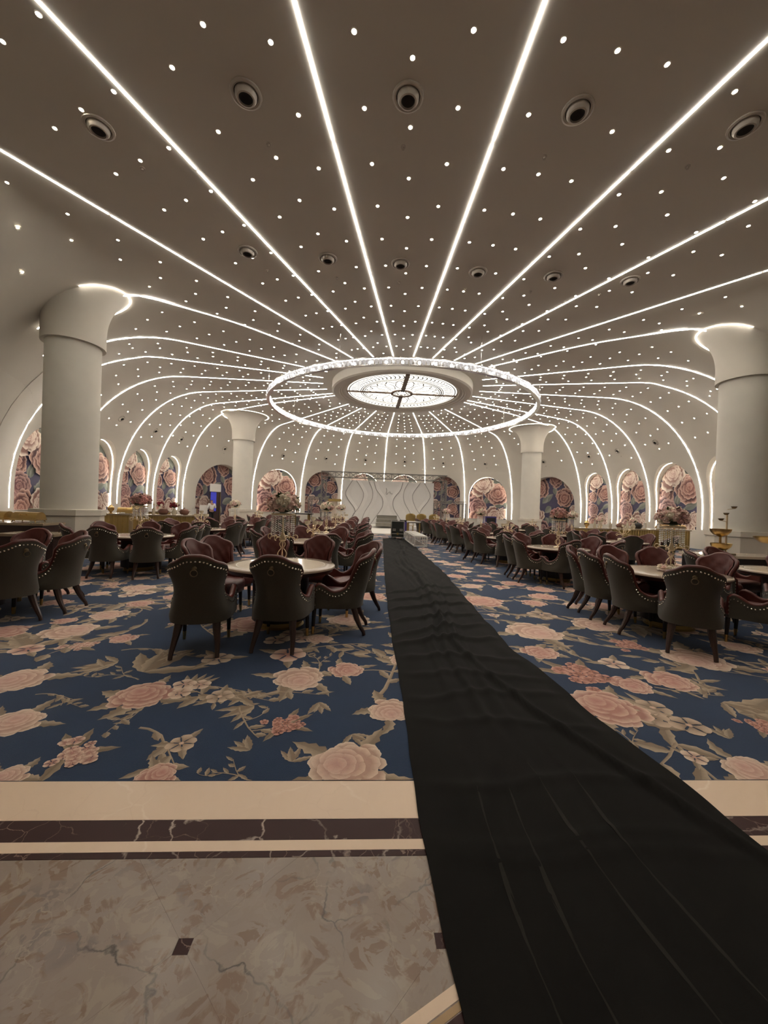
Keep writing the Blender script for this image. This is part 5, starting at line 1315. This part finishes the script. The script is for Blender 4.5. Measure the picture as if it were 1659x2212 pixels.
def flight_case(x, y, label):
    root = thing('flight_case', label, 'flight case', (x, y, 0.03), -0.05); W_, D_, H_ = 0.62, 0.6, 0.78
    mb = MB(); mb.box((0, 0, 0.09+H_/2), (W_, D_, H_)); mb.build('body', 'case_black', root, smooth=False)
    mb = MB()
    for sx in (-1, 1):
        for sy in (-1, 1): mb.box((sx*W_/2, sy*D_/2, 0.09+H_/2), (0.035, 0.035, H_+0.03))
        for zz in (0.09, 0.09+H_): mb.box((sx*W_/2, 0, zz), (0.035, D_, 0.035)); mb.box((0, sx*D_/2, zz), (W_, 0.035, 0.035))
    mb.box((0, 0, 0.09+0.17), (W_+0.014, D_+0.014, 0.035)); mb.build('edge_trim', 'aluminium', root, smooth=False)
    for xx in (-0.17, 0.17):
        mb = MB(); mb.box((xx, -D_/2-0.006, 0.45), (0.15, 0.012, 0.11)); h = mb.build('handle_plate', 'aluminium', root, smooth=False)
        mb = MB(); mb.tube([(xx-0.045, -D_/2-0.02, 0.43), (xx-0.045, -D_/2-0.03, 0.46), (xx+0.045, -D_/2-0.03, 0.46), (xx+0.045, -D_/2-0.02, 0.43)], 0.012, 6); mb.build('handle', 'black_plastic', h)
    mb = MB(); mb.box((0, -D_/2-0.008, 0.26), (0.09, 0.014, 0.1)); mb.build('latch', 'gold_paint', root, smooth=False)
    for sx in (-1, 1):
        for sy in (-1, 1):
            mb = MB(); mb.lathe([(0.0, -0.015), (0.04, -0.015), (0.04, 0.015), (0.0, 0.015)], 14); mb.v = [(sx*0.25+z, sy*0.24+y_, 0.04+x_) for x_, y_, z in mb.v]; mb.build('caster', 'paper', root)
    return root
flight_case(0.08, 0.75, 'black flight case on wheels at the far end of the runner')
root = thing('riser_bench', 'white welded metal riser bench beside the flight case', 'bench', (0.66, -1.55, 0.032), 0.0)
mb = MB()
for zz in (0.03, 0.40):
    for xx in (-0.24, 0.24): mb.box((xx, 0, zz), (0.045, 3.5, 0.045))
    for k in range(7): mb.box((0, -1.73+3.46*k/6, zz), (0.48, 0.045, 0.045))
mb.build('rails', 'white_paint', root, smooth=False)
for k in range(7):
    for xx in (-0.24, 0.24): mb = MB(); mb.box((xx, -1.73+3.46*k/6, 0.215), (0.045, 0.045, 0.33)); mb.build('post', 'white_paint', root, smooth=False)
mb = MB(); mb.box((0, 0.0, 0.43), (0.40, 3.4, 0.012)); mb.build('deck_strip', 'aluminium', root, smooth=False)
for k, (x, y) in enumerate(((1.45, 7.0), (2.15, 7.0), (2.98, 7.0))):
    root = thing('banquet_chair', 'gold shell backed chair on stage, %s of three' % ('leftmost', 'middle', 'rightmost')[k], 'chair', (x, y, 0.0155 if x > 1.4 else 0.07), 0, 'gold stage chairs')
    mb = MB(); rows_ = []
    for z in np.linspace(0, 1, 9):
        hw = 0.17+0.16*math.sin(PI*(0.15+0.72*z))**0.8 if z < 0.75 else 0.325*math.sqrt(max(0.02, 1-((z-0.72)/0.30)**2)); rows_.append([(hw*t, -0.24-0.06*z+0.05*t*t, 0.68+0.56*z) for t in np.linspace(-1, 1, 13)])
    mb.grid(rows_); mb.grid([[(a, b+0.035, c) for a, b, c in r] for r in rows_], flip=True); mb.build('backrest', 'gold_paint', root, angle=60)
    mb = MB(); mb.lathe([(0.25, 0.40), (0.27, 0.44), (0.25, 0.48), (0.0, 0.49)], 24, cap0=True); mb.build('seat', 'seat_fabric', root)
    for sx in (-1, 1):
        mb = MB(); mb.tube([(0.17*sx, -0.25, 0.72), (0.18*sx, -0.22, 0.42), (0.2*sx, -0.25, 0.0)], 0.02, 6); mb.build('leg', 'gold_paint', root)
        mb = MB(); mb.tube([(0.18*sx, 0.18, 0.42), (0.2*sx, 0.2, 0.0)], 0.02, 6); mb.build('leg', 'gold_paint', root)
root = thing('side_table', 'tall gold legged table with white top beside the stage', 'table', (1.25, 3.7, 0.0155))
mb = MB(); mb.box((0, 0, 0.80), (0.75, 0.6, 0.04)); mb.build('top', 'paper', root, smooth=False)
mb = MB(); mb.box((0, 0, 0.75), (0.72, 0.57, 0.06)); mb.build('apron', 'grey_wood', root, smooth=False)
for xx in (-0.32, 0.32):
    for yy in (-0.25, 0.25): mb = MB(); mb.box((xx, yy, 0.37), (0.07, 0.07, 0.74)); mb.build('leg', 'gold_paint', root, smooth=False)
root = thing('purple_trolley', 'purple draped equipment trolley right of the flight case', 'trolley', (0.72, 4.75, 0.072))
mb = MB(); mb.box((0, 0, 0.38), (0.75, 0.55, 0.62)); mb.build('drape', 'purple', root, smooth=False)
mb = MB(); mb.box((0.05, 0, 0.74), (0.4, 0.35, 0.1)); mb.build('equipment', 'black_plastic', root, smooth=False)
for xx in (-0.3, 0.3): mb = MB(); mb.tube([(xx, -0.22, 0.0), (xx, -0.22, 0.1)], 0.03, 8); mb.build('caster', 'black_plastic', root)
root = thing('purple_box', 'dark purple speaker box on the right by far wall niche', 'box', (7.6, 9.5, 0.0155))
mb = MB(); mb.box((0, 0, 0.6), (0.8, 0.6, 1.2)); mb.build('body', 'purple', root, smooth=False)
mb = MB(); mb.box((0, -0.305, 0.6), (0.66, 0.02, 1.0)); mb.build('grille', 'black_plastic', root, smooth=False)
# flower stands near the stage
flower_stand(-3.3, 6.8, 'cream flower ball on a stand at left edge of the stage', FLP['cream'], 61, 22, False, False, 0.75)
# dark cabinet with drink dispenser screen in the far left corner
root = thing('corner_doorway', 'dark doorway panel with white header in the far left mural', 'doorway', (-12.75, 11.0, 0.0155), 0.82)
mb = MB(); mb.box((0, 0, 1.17), (0.78, 0.10, 2.34)); mb.build('dark_panel', 'dark_wood', root, smooth=False)
mb = MB(); mb.box((0.0, -0.02, 2.63), (0.80, 0.12, 0.58)); mb.build('header_panel', 'paper', root, smooth=False)
mb = MB(); mb.box((-0.15, -0.065, 1.6), (0.42, 0.03, 1.4)); mb.build('blue_screen', 'screen_blue', root, smooth=False)
mb = MB(); mb.box((0.37, -0.06, 1.17), (0.06, 0.05, 2.34)); mb.build('frame_post', 'brass_old', root, smooth=False)
root = thing('notice_stand', 'white notice board standing left of the man in white shirt', 'board', (-13.0, 9.6, 0.0155), 0.8)
mb = MB(); mb.box((0, 0, 0.95), (0.55, 0.04, 0.75)); mb.build('board', 'paper', root, smooth=False)
for xx in (-0.22, 0.22): mb = MB(); mb.tube([(xx, 0.03, 0.0), (xx, 0.0, 0.6)], 0.02, 6); mb.build('leg', 'black_plastic', root)
# dark screen by the far right mural
root = thing('wall_screen', 'black framed screen standing in front of far right mural', 'screen', (12.6, 8.6, 0.0155), -0.8)
mb = MB(); mb.box((0, 0, 1.5), (0.9, 0.08, 1.1)); mb.build('panel', 'black_plastic', root, smooth=False)
mb = MB(); mb.tube([(0, 0, 0), (0, 0, 1.0)], 0.05, 8); mb.box((0, 0, 0.02), (0.5, 0.4, 0.04)); mb.build('stand', 'black_plastic', root)

# ------------------------------------------------------------------ man in the white shirt
def skin_body(name, joints, edges, parent, mats):
    me = bpy.data.meshes.new(name); me.from_pydata([j[:3] for j in joints], edges, []); o = bpy.data.objects.new(name, me); link(o, parent)
    sk = o.modifiers.new('skin', 'SKIN'); 
    for v, j in zip(me.skin_vertices[0].data, joints): v.radius = (j[3], j[4] if len(j) > 4 else j[3])
    me.skin_vertices[0].data[0].use_root = True
    o.modifiers.new('sub', 'SUBSURF').levels = 2; o.modifiers['sub'].render_levels = 2; me.materials.append(MATS[mats])
    return o
man = thing('person', 'man in white shirt seen from behind by the far left doorway', 'person', (-12.55, 9.9, 0.0155), 0.75)
body = skin_body('body', [(0, 0, 0.95, .15, .11), (0, 0, 1.15, .15, .10), (0, 0, 1.36, .17, .10), (0, 0.0, 1.47, .065), (0, 0.02, 1.54, .06), (0, 0.03, 1.62, .088, .10), (0, 0.03, 1.69, .07, .085),
     (-.09, 0, 0.88, .09), (-.10, 0, 0.48, .065), (-.10, -.01, 0.10, .045), (-.11, .13, 0.035, .04), (.09, 0, 0.88, .09), (.10, 0, 0.48, .065), (.10, -.01, 0.10, .045), (.11, .13, 0.035, .04),
     (-.20, 0, 1.40, .065), (-.25, -.02, 1.14, .05), (-.20, .18, 1.02, .04), (-.16, .25, 1.05, .035), (.20, 0, 1.40, .065), (.26, -.02, 1.15, .05), (.20, .2, 1.22, .04), (.15, .27, 1.30, .035)],
    [(0, 1), (1, 2), (2, 3), (3, 4), (4, 5), (5, 6), (0, 7), (7, 8), (8, 9), (9, 10), (0, 11), (11, 12), (12, 13), (13, 14), (2, 15), (15, 16), (16, 17), (17, 18), (2, 19), (19, 20), (20, 21), (21, 22)], man, 'skin')
skin_body('shirt', [(0, 0, 0.93, .165, .125), (0, 0, 1.15, .165, .115), (0, 0, 1.36, .20, .14), (0, 0, 1.485, .095), (-.205, 0, 1.40, .085), (-.255, -.02, 1.14, .064), (-.215, .12, 1.05, .054), (.205, 0, 1.40, .085), (.265, -.02, 1.15, .064), (.22, .13, 1.19, .054)],
    [(0, 1), (1, 2), (2, 3), (2, 4), (4, 5), (5, 6), (2, 7), (7, 8), (8, 9)], man, 'shirt')
skin_body('trousers', [(0, 0, 0.93, .160, .12), (-.09, 0, 0.84, .105), (-.10, 0, 0.48, .082), (-.10, -.01, 0.07, .065), (.09, 0, 0.84, .105), (.10, 0, 0.48, .082), (.10, -.01, 0.07, .065)], [(0, 1), (1, 2), (2, 3), (0, 4), (4, 5), (5, 6)], man, 'trousers')
skin_body('hair', [(0, 0.01, 1.64, .094, .10), (0, 0.015, 1.71, .085, .095)], [(0, 1)], man, 'hair')
mb = MB(); mb.box((0.15, 0.30, 1.36), (0.16, 0.012, 0.1)); ph = mb.build('phone', 'phone_screen'); ph.parent = None
ph.location = man.location; ph.rotation_euler = man.rotation_euler; tag(ph, 'glowing phone held up by the man in the white shirt', 'phone')
